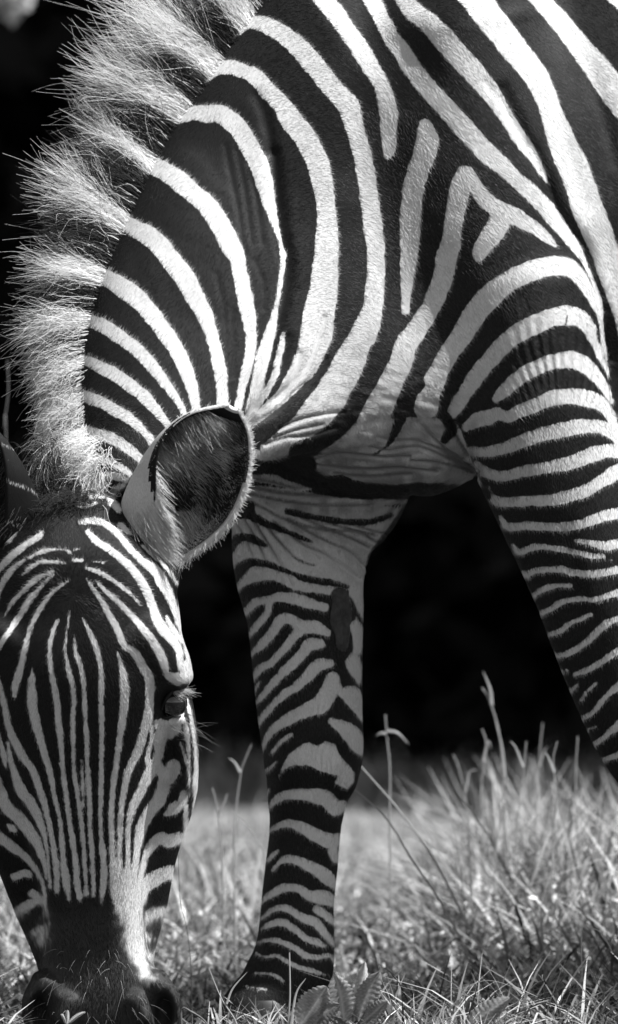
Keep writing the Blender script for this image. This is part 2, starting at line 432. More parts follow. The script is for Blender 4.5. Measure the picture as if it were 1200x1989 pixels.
def stroke_sd(txt, extend=True):
    sd = np.full((len(_gy), len(_gx)), CAP, np.float32)
    for ln in txt.strip().splitlines():
        p = parse(ln)
        if len(p) == 0: continue
        if extend and len(p) > 2:
            for e, f in ((0, 1), (-1, -2)):
                if p[e, 0] >= 1190 or p[e, 1] <= 2 or p[e, 0] <= 0:
                    d = p[e] - p[f]
                    d = d / max(np.linalg.norm(d[:2]), 1e-6)
                    q = np.array([p[e, 0] + d[0] * 140, p[e, 1] + d[1] * 140, p[e, 2]])
                    p = np.vstack([q, p]) if e == 0 else np.vstack([p, q])
        c = catmull(p, 6.0)
        for a, b in zip(c[:-1], c[1:]):
            m = max(a[2], b[2]) + CAP
            i0 = max(0, int((min(a[0], b[0]) - m - SX0) / SST)); i1 = int((max(a[0], b[0]) + m - SX0) / SST) + 2
            j0 = max(0, int((min(a[1], b[1]) - m - SY0) / SST)); j1 = int((max(a[1], b[1]) + m - SY0) / SST) + 2
            X = _gx[None, i0:i1]; Y = _gy[j0:j1, None]
            if X.size == 0 or Y.size == 0: continue
            dx, dy = b[0] - a[0], b[1] - a[1]
            L2 = dx * dx + dy * dy + 1e-9
            t = np.clip(((X - a[0]) * dx + (Y - a[1]) * dy) / L2, 0, 1)
            d = np.hypot(X - a[0] - t * dx, Y - a[1] - t * dy) - (a[2] + t * (b[2] - a[2]))
            s = sd[j0:j1, i0:i1]
            np.minimum(s, d, out=s)
    return sd

def poly_sd(txts):
    sd = np.full((len(_gy), len(_gx)), CAP, np.float32)
    X, Y = np.meshgrid(_gx, _gy)
    for t in txts:
        p = parse2(t)
        ins = np.zeros(X.shape, bool)
        dm = np.full(X.shape, 1e9)
        for a, b in zip(p, np.roll(p, -1, 0)):
            dx, dy = b - a
            tt = np.clip(((X - a[0]) * dx + (Y - a[1]) * dy) / (dx * dx + dy * dy + 1e-9), 0, 1)
            dm = np.minimum(dm, np.hypot(X - a[0] - tt * dx, Y - a[1] - tt * dy))
            cr = ((a[1] > Y) != (b[1] > Y)) & (X < dx * (Y - a[1]) / (dy if abs(dy) > 1e-9 else 1e-9) + a[0])
            ins ^= cr
        sd = np.minimum(sd, np.where(ins, -dm, dm))
    return np.clip(sd, -CAP, CAP).astype(np.float32)

SD_BODY = np.minimum(stroke_sd(BODY_WHITE), poly_sd(BODY_FILL))
SD_BODY = np.maximum(SD_BODY, -stroke_sd(BODY_BLACK, False))
SD_LEG = np.maximum(poly_sd(LEG_FILL), -stroke_sd(LEG_BLACK, False))
SD_LEG = np.minimum(SD_LEG, stroke_sd(LEG_WHITE, False))
# black patch round the chestnut
SD_LEG = np.maximum(SD_LEG, -stroke_sd("H 770 470 90; 780 620 100; 800 760 110; 790 830 60\nH 840 480 22; 875 570 32; 908 625 22", False))
SD_HEAD = np.minimum(stroke_sd(HEAD_WHITE), poly_sd(HEAD_FILL))
SD_HEAD = np.maximum(SD_HEAD + 0.3, -stroke_sd(HEAD_BLACK, False))

def sample(F, x, y):
    fx = np.clip((x - SX0) / SST, 0, F.shape[1] - 1.001)
    fy = np.clip((y - SY0) / SST, 0, F.shape[0] - 1.001)
    i = fx.astype(int); j = fy.astype(int)
    u = fx - i; v = fy - j
    return (F[j, i] * (1 - u) + F[j, i + 1] * u) * (1 - v) + (F[j + 1, i] * (1 - u) + F[j + 1, i + 1] * u) * v

# ------------------------------------------------------------------ the zebra's body: one implicit surface, one mesh
def axis(segs):
    return np.concatenate([np.arange(a, b, s) for a, b, s in segs])
VX = axis([(-260, -60, 14), (-60, 1230, 7), (1230, 1700, 18), (1700, 3700, 40)])
VY = axis([(-460, -60, 22), (-60, 2044, 7), (2044, 2120, 18)])
VZ = axis([(-320, 430, 7), (430, 620, 14), (620, 960, 26)])

FIELD = np.full((len(VX), len(VY), len(VZ)), 400.0, np.float32)
PID = np.zeros(FIELD.shape, np.uint8)
PREFIX = []

def tube(secs, pid, k=40.0, pw=2.0, cap=0.6, wpow=None):
    """secs: (cx, cy, half width, depth centre, half depth) in photo px; smooth union with what is there"""
    c = catmull(np.array(secs, float), 9.0)
    m = 90.0
    lo = (c[:, :2] - c[:, 2:3]).min(0) - m
    hi = (c[:, :2] + c[:, 2:3]).max(0) + m
    i0, i1 = np.searchsorted(VX, [lo[0], hi[0]])
    j0, j1 = np.searchsorted(VY, [lo[1], hi[1]])
    k0, k1 = np.searchsorted(VZ, [(c[:, 3] - c[:, 4]).min() - m, (c[:, 3] + c[:, 4]).max() + m])
    if i1 <= i0 or j1 <= j0 or k1 <= k0: return
    X, Y = np.meshgrid(VX[i0:i1], VY[j0:j1], indexing='ij')
    best = np.full(X.shape, 1e18)
    W = np.zeros(X.shape); ZC = np.zeros(X.shape); DD = np.ones(X.shape); S = np.zeros(X.shape); A = np.zeros(X.shape)
    n = len(c) - 1
    for q in range(n):
        a, b = c[q], c[q + 1]
        dx, dy = b[0] - a[0], b[1] - a[1]
        L = math.hypot(dx, dy) + 1e-9
        tr = ((X - a[0]) * dx + (Y - a[1]) * dy) / (L * L)
        t = np.clip(tr, 0, 1)
        d2 = (X - a[0] - t * dx) ** 2 + (Y - a[1] - t * dy) ** 2
        w = a[2] + t * (b[2] - a[2])
        mm = d2 < best
        best = np.where(mm, d2, best)
        W = np.where(mm, w, W)
        ZC = np.where(mm, a[3] + t * (b[3] - a[3]), ZC)
        DD = np.where(mm, a[4] + t * (b[4] - a[4]), DD)
        lat = np.abs((X - a[0]) * dy - (Y - a[1]) * dx) / L
        ax = np.zeros(X.shape)
        if q == 0: ax = np.maximum(ax, -tr * L)
        if q == n - 1: ax = np.maximum(ax, (tr - 1) * L)
        inner = np.sqrt(np.maximum(d2 - ax ** 2, 0))
        S = np.where(mm, inner, S)
        A = np.where(mm, ax, A)
    Z = VZ[None, None, k0:k1]
    sw = (np.sqrt((S / W) ** 2 + (A / (W * cap)) ** 2))[..., None]
    zz = np.abs(Z - ZC[..., None]) / DD[..., None]
    q = (sw ** pw + zz ** pw) ** (1.0 / pw)
    f = ((q - 1) * np.minimum(W, DD)[..., None]).astype(np.float32)
    cur = FIELD[i0:i1, j0:j1, k0:k1]
    pc = PID[i0:i1, j0:j1, k0:k1]
    pc[f < cur] = pid
    h = np.maximum(k - np.abs(cur - f), 0) / k
    cur[...] = np.minimum(cur, f) - h * h * (k / 4)

def carve(c, r, k=10.0):
    c = np.array(c, float); r = np.array(r, float)
    m = 1.6
    i0, i1 = np.searchsorted(VX, [c[0] - r[0] * m - 20, c[0] + r[0] * m + 20])
    j0, j1 = np.searchsorted(VY, [c[1] - r[1] * m - 20, c[1] + r[1] * m + 20])
    k0, k1 = np.searchsorted(VZ, [c[2] - r[2] * m - 20, c[2] + r[2] * m + 20])
    X, Y, Z = np.meshgrid(VX[i0:i1], VY[j0:j1], VZ[k0:k1], indexing='ij')
    f = (np.sqrt(((X - c[0]) / r[0]) ** 2 + ((Y - c[1]) / r[1]) ** 2 + ((Z - c[2]) / r[2]) ** 2) - 1) * r.min()
    cur = FIELD[i0:i1, j0:j1, k0:k1]
    g = -f
    h = np.maximum(k - np.abs(cur - g), 0) / k
    cur[...] = np.maximum(cur, g) + h * h * (k / 4)

P_BODY, P_LEG, P_HEAD = 1, 2, 3
# trunk and rump
tube([(820, 420, 470, 360, 250), (1150, 420, 520, 370, 300), (1700, 440, 545, 380, 350), (2300, 430, 540, 380, 350), (2850, 400, 500, 380, 320), (3080, 420, 430, 380, 260)], P_BODY, 60)
# chest
tube([(600, 560, 300, 310, 235), (720, 700, 262, 305, 248), (860, 740, 228, 290, 240)], P_BODY, 60)
# neck
tube([(820, 330, 500, 320, 240), (700, 420, 470, 285, 225), (590, 530, 412, 225, 205), (460, 640, 322, 130, 178), (365, 750, 240, 40, 150), (312, 850, 180, -30, 125), (275, 940, 135, -85, 105)], P_BODY, 60, 2.0, 0.3)
# shoulder blade and upper arm of the near side
tube([(900, 60, 150, 235, 190), (930, 260, 200, 222, 195), (985, 470, 205, 200, 195), (1040, 640, 165, 160, 165)], P_BODY, 90)
tube([(1040, 560, 140, 150, 160), (1050, 720, 143, 130, 145), (1062, 850, 152, 120, 130), (1112, 1000, 137, 125, 115), (1155, 1120, 127, 130, 108), (1200, 1260, 118, 140, 100), (1250, 1400, 108, 150, 95), (1300, 1500, 96, 155, 95), (1345, 1610, 76, 150, 80), (1390, 1760, 64, 140, 62), (1425, 1870, 74, 130, 72), (1440, 1940, 70, 120, 70), (1440, 2005, 78, 108, 76)], P_BODY, 36)
# far foreleg
tube([(640, 820, 190, 440, 120), (615, 930, 172, 435, 130), (590, 1030, 142, 430, 125), (583, 1110, 128, 425, 118), (592, 1200, 113, 420, 112), (597, 1300, 106, 415, 108), (602, 1390, 102, 412, 104), (608, 1450, 98, 408, 102), (605, 1500, 92, 405, 98), (597, 1550, 77, 408, 84), (592, 1610, 69, 410, 72), (585, 1690, 70, 412, 66), (578, 1770, 71, 410, 64), (573, 1840, 77, 405, 70), (563, 1890, 83, 398, 78), (540, 1935, 82, 385, 74), (510, 1975, 84, 372, 74), (500, 2005, 92, 365, 80)], P_LEG, 34)
# loose skin between chest and far foreleg, and towards the near elbow
tube([(700, 900, 80, 420, 90), (732, 965, 46, 420, 90), (712, 1030, 26, 425, 80)], P_LEG, 46)
# skull, nose and muzzle
tube([(168, 985, 92, -110, 95), (158, 1080, 168, -130, 128), (150, 1190, 200, -120, 140), (150, 1320, 200, -100, 150), (155, 1450, 165, -62, 138), (166, 1600, 122, -10, 118), (178, 1740, 98, 40, 104), (186, 1850, 99, 78, 94), (194, 1930, 128, 92, 98), (196, 1985, 140, 96, 92), (196, 2012, 118, 98, 78)], P_HEAD, 34, 2.5, 0.35)
# cheeks and jaw
tube([(150, 1280, 195, 20, 140), (155, 1390, 222, 30, 150), (158, 1500, 226, 60, 148), (162, 1590, 212, 90, 136), (170, 1680, 174, 125, 108), (178, 1770, 146, 150, 92), (184, 1850, 118, 165, 82), (192, 1940, 100, 160, 72)], P_HEAD, 26, 2.3, 0.4)
# throat
tube([(300, 900, 120, -20, 100), (250, 1050, 110, 0, 100), (200, 1250, 130, 40, 110)], P_HEAD, 40)
# brow ridges, cheek ridges and nostril wings, one of each on both sides of the midline
for sgn in (1, -1):
    def mx(x, y):
        mid = 150 + (y - 1320) * 0.075
        return x if sgn == 1 else 2 * mid - x
    tube([(mx(285, 1235), 1235, 34, -205, 40), (mx(332, 1294), 1294, 32, -172, 46), (mx(352, 1320), 1320, 20, -150, 42)], P_HEAD, 50)
    tube([(mx(352, 1400), 1400, 20, -95, 50), (mx(362, 1450), 1450, 18, -60, 50), (mx(350, 1520), 1520, 16, -25, 50)], P_HEAD, 36)
    tube([(mx(300, 1905), 1905, 26, 30, 44), (mx(328, 1950), 1950, 24, 34, 50), (mx(322, 2000), 2000, 26, 46, 50)], P_HEAD, 26)
    tube([(mx(262, 1942), 1942, 20, 6, 30), (mx(284, 1980), 1980, 20, 14, 34)], P_HEAD, 22)
    carve((mx(318, 1964), 1968, -2), (22, 40, 34), 12)
    carve((mx(338, 1366), 1367, -190), (27, 24, 30), 22)
# hind legs and tail root (outside the frame)
for dz in (200, 560):
    x0 = 120 if dz == 200 else -120
    tube([(2980 + x0, 480, 260, dz + 20, 150), (2960 + x0, 800, 200, dz, 130), (3040 + x0, 1130, 110, dz, 95), (3160 + x0, 1400, 78, dz, 75), (3130 + x0, 1640, 62, dz, 60), (3110 + x0, 1850, 66, dz, 64), (3070 + x0, 1940, 70, dz, 66), (3050 + x0, 2005, 80, dz, 76)], P_BODY, 50)
tube([(3480, 250, 50, 380, 45), (3560, 420, 34, 380, 34), (3580, 700, 26, 380, 26), (3585, 1050, 20, 380, 20)], P_BODY, 40)

def surface_nets(F, ax):
    nx, ny, nz = F.shape
    neg = F < 0
    cnt = np.zeros((nx - 1, ny - 1, nz - 1), np.uint8)
    offs = [(i, j, k) for i in (0, 1) for j in (0, 1) for k in (0, 1)]
    for i, j, k in offs:
        cnt += neg[i:nx - 1 + i, j:ny - 1 + j, k:nz - 1 + k]
    act = np.argwhere((cnt > 0) & (cnt < 8))
    idx = np.full(cnt.shape, -1, np.int32)
    idx[act[:, 0], act[:, 1], act[:, 2]] = np.arange(len(act))
    vals = {o: F[act[:, 0] + o[0], act[:, 1] + o[1], act[:, 2] + o[2]] for o in offs}
    lo = np.stack([ax[d][act[:, d]] for d in range(3)], -1)
    hi = np.stack([ax[d][act[:, d] + 1] for d in range(3)], -1)
    acc = np.zeros((len(act), 3)); num = np.zeros(len(act))
    for a in offs:
        for d in range(3):
            if a[d]: continue
            b = list(a); b[d] = 1; b = tuple(b)
            va, vb = vals[a], vals[b]
            m = (va < 0) != (vb < 0)
            t = np.where(m, va / np.where(va == vb, 1, va - vb), 0)
            fr = np.array(a, float)[None].repeat(len(act), 0)
            fr[:, d] = t
            acc += np.where(m[:, None], lo + fr * (hi - lo), 0)
            num += m
    V = acc / num[:, None]
    quads = []
    for d in range(3):
        e, f = (d + 1) % 3, (d + 2) % 3
        sl = [slice(1, -1)] * 3
        sl[d] = slice(0, -1)
        A = neg[tuple(sl)]
        sl2 = list(sl); sl2[d] = slice(1, None)
        B = neg[tuple(sl2)]
        for flip, M in ((False, A & ~B), (True, ~A & B)):
            p = np.argwhere(M)
            p[:, e] += 1; p[:, f] += 1
            def at(de, df):
                q = p.copy(); q[:, e] += de; q[:, f] += df
                return idx[q[:, 0], q[:, 1], q[:, 2]]
            Q = np.stack([at(-1, -1), at(0, -1), at(0, 0), at(-1, 0)], -1)
            quads.append(Q[:, ::-1] if flip else Q)
    Q = np.vstack(quads)
    return V, Q[(Q >= 0).all(1)], act

V, Q, ACT = surface_nets(FIELD, (VX, VY, VZ))
vpid = PID[ACT[:, 0], ACT[:, 1], ACT[:, 2]]

def edges_of(Q):
    E = np.vstack([Q[:, [0, 1]], Q[:, [1, 2]], Q[:, [2, 3]], Q[:, [3, 0]]])
    E.sort(1)
    return np.unique(E, axis=0)

def relax(V, Q, it, lam=0.5, mask=None):
    E = edges_of(Q)
    deg = np.bincount(E.ravel(), minlength=len(V)).astype(float)[:, None]
    for n in range(it):
        S = np.zeros_like(V)
        for d in range(3):
            S[:, d] = np.bincount(E[:, 0], V[E[:, 1], d], len(V)) + np.bincount(E[:, 1], V[E[:, 0], d], len(V))
        l = lam if n % 2 == 0 else -lam * 0.9
        step = l * (S / np.maximum(deg, 1) - V)
        V = V + (step if mask is None else step * mask[:, None])
    return V

# keep only the largest island
def islands(n, E):
    lab = np.arange(n)
    while True:
        m = np.minimum(lab[E[:, 0]], lab[E[:, 1]])
        new = lab.copy()
        np.minimum.at(new, E[:, 0], m); np.minimum.at(new, E[:, 1], m)
        new = new[new]
        if (new == lab).all(): return lab
        lab = new
E_ = edges_of(Q)
lab = islands(len(V), E_)
big = np.bincount(lab).argmax()
keep = lab == big
remap = np.cumsum(keep) - 1
Q = remap[Q[keep[Q[:, 0]]]]
V = V[keep]; vpid = vpid[keep]
V = relax(V, Q, 6)

def subdivide(V, Q, pid):
    """one Catmull-Clark step"""
    n = len(V)
    fc = V[Q].mean(1)
    he = np.vstack([Q[:, [0, 1]], Q[:, [1, 2]], Q[:, [2, 3]], Q[:, [3, 0]]])
    hs = np.sort(he, 1)
    E, inv = np.unique(hs, axis=0, return_inverse=True)
    inv = inv.ravel()
    m = len(Q)
    fid = np.tile(np.arange(m), 4)
    ec = np.zeros((len(E), 3)); en = np.bincount(inv, minlength=len(E))
    for d in range(3): ec[:, d] = np.bincount(inv, fc[fid, d], len(E))
    emid = (V[E[:, 0]] + V[E[:, 1]]) / 2
    ep = np.where(en[:, None] == 2, (emid * 2 + ec) / 4, emid)
    vf = np.zeros((n, 3)); vn = np.bincount(Q.ravel(), minlength=n)[:, None]
    ve = np.zeros((n, 3)); vd = np.bincount(E.ravel(), minlength=n)[:, None]
    for d in range(3):
        vf[:, d] = np.bincount(Q.ravel(), np.repeat(fc[:, d], 4), n)
        ve[:, d] = np.bincount(E[:, 0], emid[:, d], n) + np.bincount(E[:, 1], emid[:, d], n)
    vp = (vf / vn + 2 * ve / vd + (vn - 3) * V) / vn
    eidx = inv.reshape(4, m).T + n
    fidx = np.arange(m) + n + len(E)
    nq = []
    for c in range(4):
        nq.append(np.stack([Q[:, c], eidx[:, c], fidx, eidx[:, (c + 3) % 4]], -1))
    NV = np.vstack([vp, ep, fc])
    npid = np.concatenate([pid, pid[E[:, 0]], pid[Q[:, 0]]])
    return NV, np.vstack(nq), npid

V, Q, vpid = subdivide(V, Q, vpid)

def normals(V, Q):
    fn = np.cross(V[Q[:, 2]] - V[Q[:, 0]], V[Q[:, 3]] - V[Q[:, 1]])
    N = np.zeros_like(V)
    for d in range(3): N[:, d] = np.bincount(Q.ravel(), np.repeat(fn[:, d], 4), len(V))
    return N / np.maximum(np.linalg.norm(N, axis=1, keepdims=True), 1e-9)

# is the outside on the side of the normal?
N0 = normals(V, Q)
if np.sum(N0[:, 2] * (V[:, 2] - V[:, 2].mean())) < 0:
    Q = Q[:, ::-1]

# ------------------------------------------------------------------ folds and wrinkles of the skin (x, y, full width px / depth px)
CREASE = """
B 110 850 14 2.2; 150 1050 14 2.2; 190 1250 14 2.2; 220 1480 14 2
B 180 880 14 2; 230 1150 14 2.4; 265 1420 14 2
B 240 930 14 2; 290 1150 14 2.4; 325 1420 14 2
E 60 100 14 1.8; 100 300 14 1.8; 120 500 14 1.6; 130 700 12 1.4
E 150 300 12 1.6; 155 500 12 1.8; 165 700 12 1.4
E 280 20 14 1.8; 330 150 14 2; 330 300 12 1.8
B 290 560 26 5; 340 680 28 6; 375 860 26 6
B 392 900 30 11; 405 1050 30 12; 425 1250 30 13; 450 1400 30 13; E 475 60 30 13; 450 250 30 13; 410 420 30 12; 370 580 28 11; 330 720 26 10; 290 860 24 8; 245 960 22 6
E 470 470 22 6; 445 620 22 7; 400 740 22 7; 330 850 20 6; 270 940 18 5
E 545 560 18 5; 510 700 18 6; 440 800 18 6; 330 890 16 5
E 690 350 12 4; 650 470 12 5; 610 590 12 5; 540 700 12 5; 430 830 12 4
E 695 590 14 5; 620 700 14 5; 520 790 14 5; 400 900 14 4; 270 970 12 4
E 350 1090 10 3; 480 1050 10 3; 600 1040 10 3; 760 990 10 2
E 430 1000 10 3; 540 950 10 3.4; 660 920 10 3; 800 900 10 2
E 400 1050 9 3; 520 1010 9 3; 680 975 9 2.4
E 640 1180 10 2.6; 760 1150 10 3; 900 1160 10 3; 1050 1170 10 3; 1190 1165 10 3
E 640 1215 10 3; 800 1235 12 3.6; 950 1240 12 3.6; 1100 1235 12 3.6; F 0 1240 10 3; 150 1250 10 3
E 740 1265 10 3; 900 1285 12 3.6; 1050 1280 12 3.6; 1200 1270 12 3
E 960 1110 10 2.6; 1060 1130 10 2.6; 1200 1110 10 2.6; F 80 1120 10 2.6; 220 1180 10 3; 380 1250 10 3
E 1000 1050 10 2; 1100 1080 10 2; F 0 1070 10 2.4; 140 1110 10 3; 260 1180 10 3; 370 1240 10 3
F 0 1190 10 3; 160 1200 10 3; 300 1240 10 3; 400 1280 8 2
F 40 960 10 2; 90 1020 10 2.6; 190 1110 10 3; 300 1180 10 3
F 230 960 10 4; 260 1050 10 4; 320 1160 10 4
E 250 1290 10 3; 400 1310 10 3.4; 500 1340 10 3; 590 1345 8 2
E 240 1335 10 3.4; 400 1365 12 3.6; 600 1385 12 3.4; 800 1400 10 3; 1100 1400 10 3
E 240 1375 10 3; 350 1400 10 3.4; 500 1425 12 3.6; 700 1445 12 3; 950 1450 10 3
E 230 1420 10 3; 330 1460 10 3; H 420 10 10 3; 560 60 10 3; 700 90 10 3; 850 100 9 3; 980 120 9 3
H 150 20 8 2.4; 215 130 8 2.6; 265 240 8 2.4; 290 320 8 2
H 205 10 8 2.4; 260 100 8 3; 320 220 8 3; 350 300 8 2
H 255 10 9 3; 330 130 9 3.4; 400 240 9 3.4; 450 330 9 3; 500 410 8 2
H 310 20 9 3; 400 130 9 3.4; 490 230 9 3.4; 560 280 9 3; 640 300 8 2
H 390 40 9 3; 480 110 9 3.4; 580 180 9 3.4; 700 230 9 3; 800 300 8 2.6; 900 370 8 2
H 480 30 9 3; 600 100 9 3.4; 720 160 9 3.4; 850 220 9 3.2; 930 300 8 3
H 560 20 9 3; 680 70 9 3; 800 120 9 3; 950 190 9 3
H 700 50 8 2.6; 850 90 8 3; 990 160 8 3
H 850 60 8 2.6; 950 90 8 3; 1040 110 8 3
C 540 520 26 6; 620 700 30 10; 700 850 30 12; 770 1000 30 14; 830 1160 30 16; 900 1290 30 16; 1000 1420 30 16; F 1040 40 30 16; 1090 180 26 14; 1130 330 24 13; 1150 480 22 12; 1165 640 20 11; 1180 780 18 10; 1195 900 16 9
C 520 560 8 3; 600 730 8 4; 680 880 8 4; 750 1000 8 4
C 800 420 40 2; 840 620 40 3.6; 880 780 40 4; 930 930 40 4; 970 1080 40 3; 1010 1200 36 2
C 560 60 36 2; 660 170 36 3; 740 290 34 3; 800 400 30 2
C 1000 330 40 2; 1060 480 40 4.5; 1110 640 36 5; 1150 800 34 5; 1190 950 30 4
F 1150 300 16 5; 1165 450 16 6; 1175 600 14 6
C 430 480 18 3; 520 600 18 3; 600 720 18 4; 680 850 16 4
F 630 215 8 0.8; 700 330 8 1
H 690 1330 40 2; 800 1400 36 3; K 830 0 34 3; 790 140 34 3; 740 260 30 2
H 560 1320 50 2; 640 1420 50 2.5; K 600 80 50 2; 500 180 40 1.5
K 640 250 34 2; 640 450 34 2.6; 640 650 34 2.6; 620 850 34 2
K 470 250 40 1.5; 450 500 40 2; 430 750 36 1.5
H 700 300 40 1.5; 640 500 44 2; 600 750 44 2; 620 1000 44 1.5
I 900 100 50 1.5; 960 400 50 2; 1050 700 50 2; 1120 1000 50 1.5
"""
def creases(V, N, pid):
    ok = (N[:, 2] < 0.15) & (V[:, 0] > -50) & (V[:, 0] < 1300) & (pid != P_HEAD)
    disp = np.zeros(len(V))
    I = np.nonzero(ok)[0]
    x, y = V[I, 0], V[I, 1]
    d = np.zeros(len(I))
    for ln in CREASE.strip().splitlines():
        out, tile, buf = [], (0, 0), []
        for w in ln.replace(';', ' ').split():
            if w in TILE: tile = TILE[w]; continue
            buf.append(float(w))
            if len(buf) == 4:
                out.append((tile[0] + buf[0] / 3, tile[1] + buf[1] / 3, max(buf[2] / 2, 4.0), buf[3] * (1.7 if tile[1] + buf[1] / 3 > 760 else 0.85))); buf = []
        c = catmull(np.array(out), 8.0)
        g = np.zeros(len(I))
        for a, b in zip(c[:-1], c[1:]):
            m = 3 * max(a[2], b[2]) + 8
            s = np.nonzero((x > min(a[0], b[0]) - m) & (x < max(a[0], b[0]) + m) & (y > min(a[1], b[1]) - m) & (y < max(a[1], b[1]) + m))[0]
            if len(s) == 0: continue
            dx, dy = b[0] - a[0], b[1] - a[1]
            t = np.clip(((x[s] - a[0]) * dx + (y[s] - a[1]) * dy) / (dx * dx + dy * dy + 1e-9), 0, 1)
            r = np.hypot(x[s] - a[0] - t * dx, y[s] - a[1] - t * dy)
            w = a[2] + t * (b[2] - a[2])
            v = (a[3] + t * (b[3] - a[3])) * np.exp(-(r / w) ** 2 * 1.3)
            g[s] = np.maximum(g[s], v)
        d += g
    disp[I] = -np.minimum(d, 20)
    global CREASE_D
    CREASE_D = -disp
    # fine ribs of pulled skin above the near elbow
    rx, ry = V[:, 0], V[:, 1]
    ang = np.arctan2(ry - 960, rx - 1080)
    rad = np.hypot(rx - 1080, ry - 960)
    m = np.exp(-((rx - 1085) / 85) ** 2 - ((ry - 690) / 85) ** 2) * (N[:, 2] < 0)
    disp += 1.4 * m * np.sin(ang * 95 + 2.0 * np.sin(rad / 40))
    # crumpled skin of the chest
    m2 = np.exp(-((rx - 760) / 170) ** 2 - ((ry - 810) / 90) ** 2) * (N[:, 2] < 0)
    disp += 2.0 * m2 * vnoise(np.stack([rx + 0.5 * ry, ry * 2.2 - 0.5 * rx, V[:, 2]], -1), 5, 26)
    # slow unevenness of muscle everywhere
    disp += 1.6 * vnoise(V, 3, 70) + 0.5 * vnoise(V, 4, 24)
    return disp

V = V + N0 * 0
N = normals(V, Q)
V = V + N * creases(V, N, vpid)[:, None]
V = relax(V, Q, 2, 0.4)
N = normals(V, Q)

# ------------------------------------------------------------------ coat colour per vertex: signed distance to the nearest stripe edge
def mid_x(y): return 150 + (y - 1320) * 0.06
sd = sample(SD_BODY, V[:, 0], V[:, 1])
m = vpid == P_LEG
blend = np.clip((V[:, 1] - 985) / 40, 0, 1)
sd = np.where(m & (V[:, 1] > 975), sample(SD_LEG, V[:, 0], V[:, 1]), sd)
hx = np.where(V[:, 0] < -6, 2 * mid_x(V[:, 1]) - V[:, 0], V[:, 0])
m = vpid == P_HEAD
sd = np.where(m, sample(SD_HEAD, hx, V[:, 1]) * np.interp(V[:, 1], [1715, 1775], [1, 0.16]), sd)
sd = sd + 1.3 * vnoise(V, 43, 11) + 0.9 * vnoise(V, 44, 28)
# flank, rump and legs outside the frame carry on in broad bands
fx = V[:, 0]; fy = V[:, 1]
band = 34 * np.sin((fx - 0.25 * fy + 60 * np.sin(fy / 300)) / 26.0)
bandl = 26 * np.sin(fy / 13.0 + fx / 60)
far = np.where(fy > 1000, bandl, band)
k = np.clip((fx - 1260) / 60, 0, 1)
sd = np.where(vpid == P_HEAD, sd, sd * (1 - k) + far * k)
# the side turned away keeps the pattern, the soles and muzzle are dark
nd = np.minimum(np.hypot((hx - 318) / 22, (fy - 1968) / 42), np.hypot((2 * 196 - hx - 318) / 22, (fy - 1968) / 42))
tone = np.where(vpid == P_HEAD, np.clip((fy - 1735 - 14 * vnoise(V, 9, 30)) / 60, 0, 1), 0) * np.clip((nd - 0.7) * 3, 0, 1)
BODY_V, BODY_Q, BODY_N, BODY_SD, BODY_PID, BODY_TONE = V, Q, N, sd, vpid, tone

BODY_SOFT = np.where(vpid == P_HEAD, np.interp(fy, [1715, 1775], [0, 1]), 0)
BODY_DIRT_SHADE = np.clip(1.35 * np.exp(-((V[:, 0] - 700) / 290) ** 2 - ((V[:, 1] - 910) / 150) ** 2) * (0.75 + 0.5 * vnoise(V, 41, 18) + 0.3 * vnoise(V, 42, 60)), 0, 1) * (vpid != P_HEAD)  # dirty grey of the lower chest, deepened with painted shade of its underside
BODY_DIRT_SHADE = np.maximum(BODY_DIRT_SHADE, np.clip(CREASE_D / 5.0, 0, 1) * np.clip((V[:, 1] - 760) / 60, 0, 1) * np.clip((1110 - V[:, 1]) / 60, 0, 1) * 1.25)  # shade of the chest folds painted into the grooves

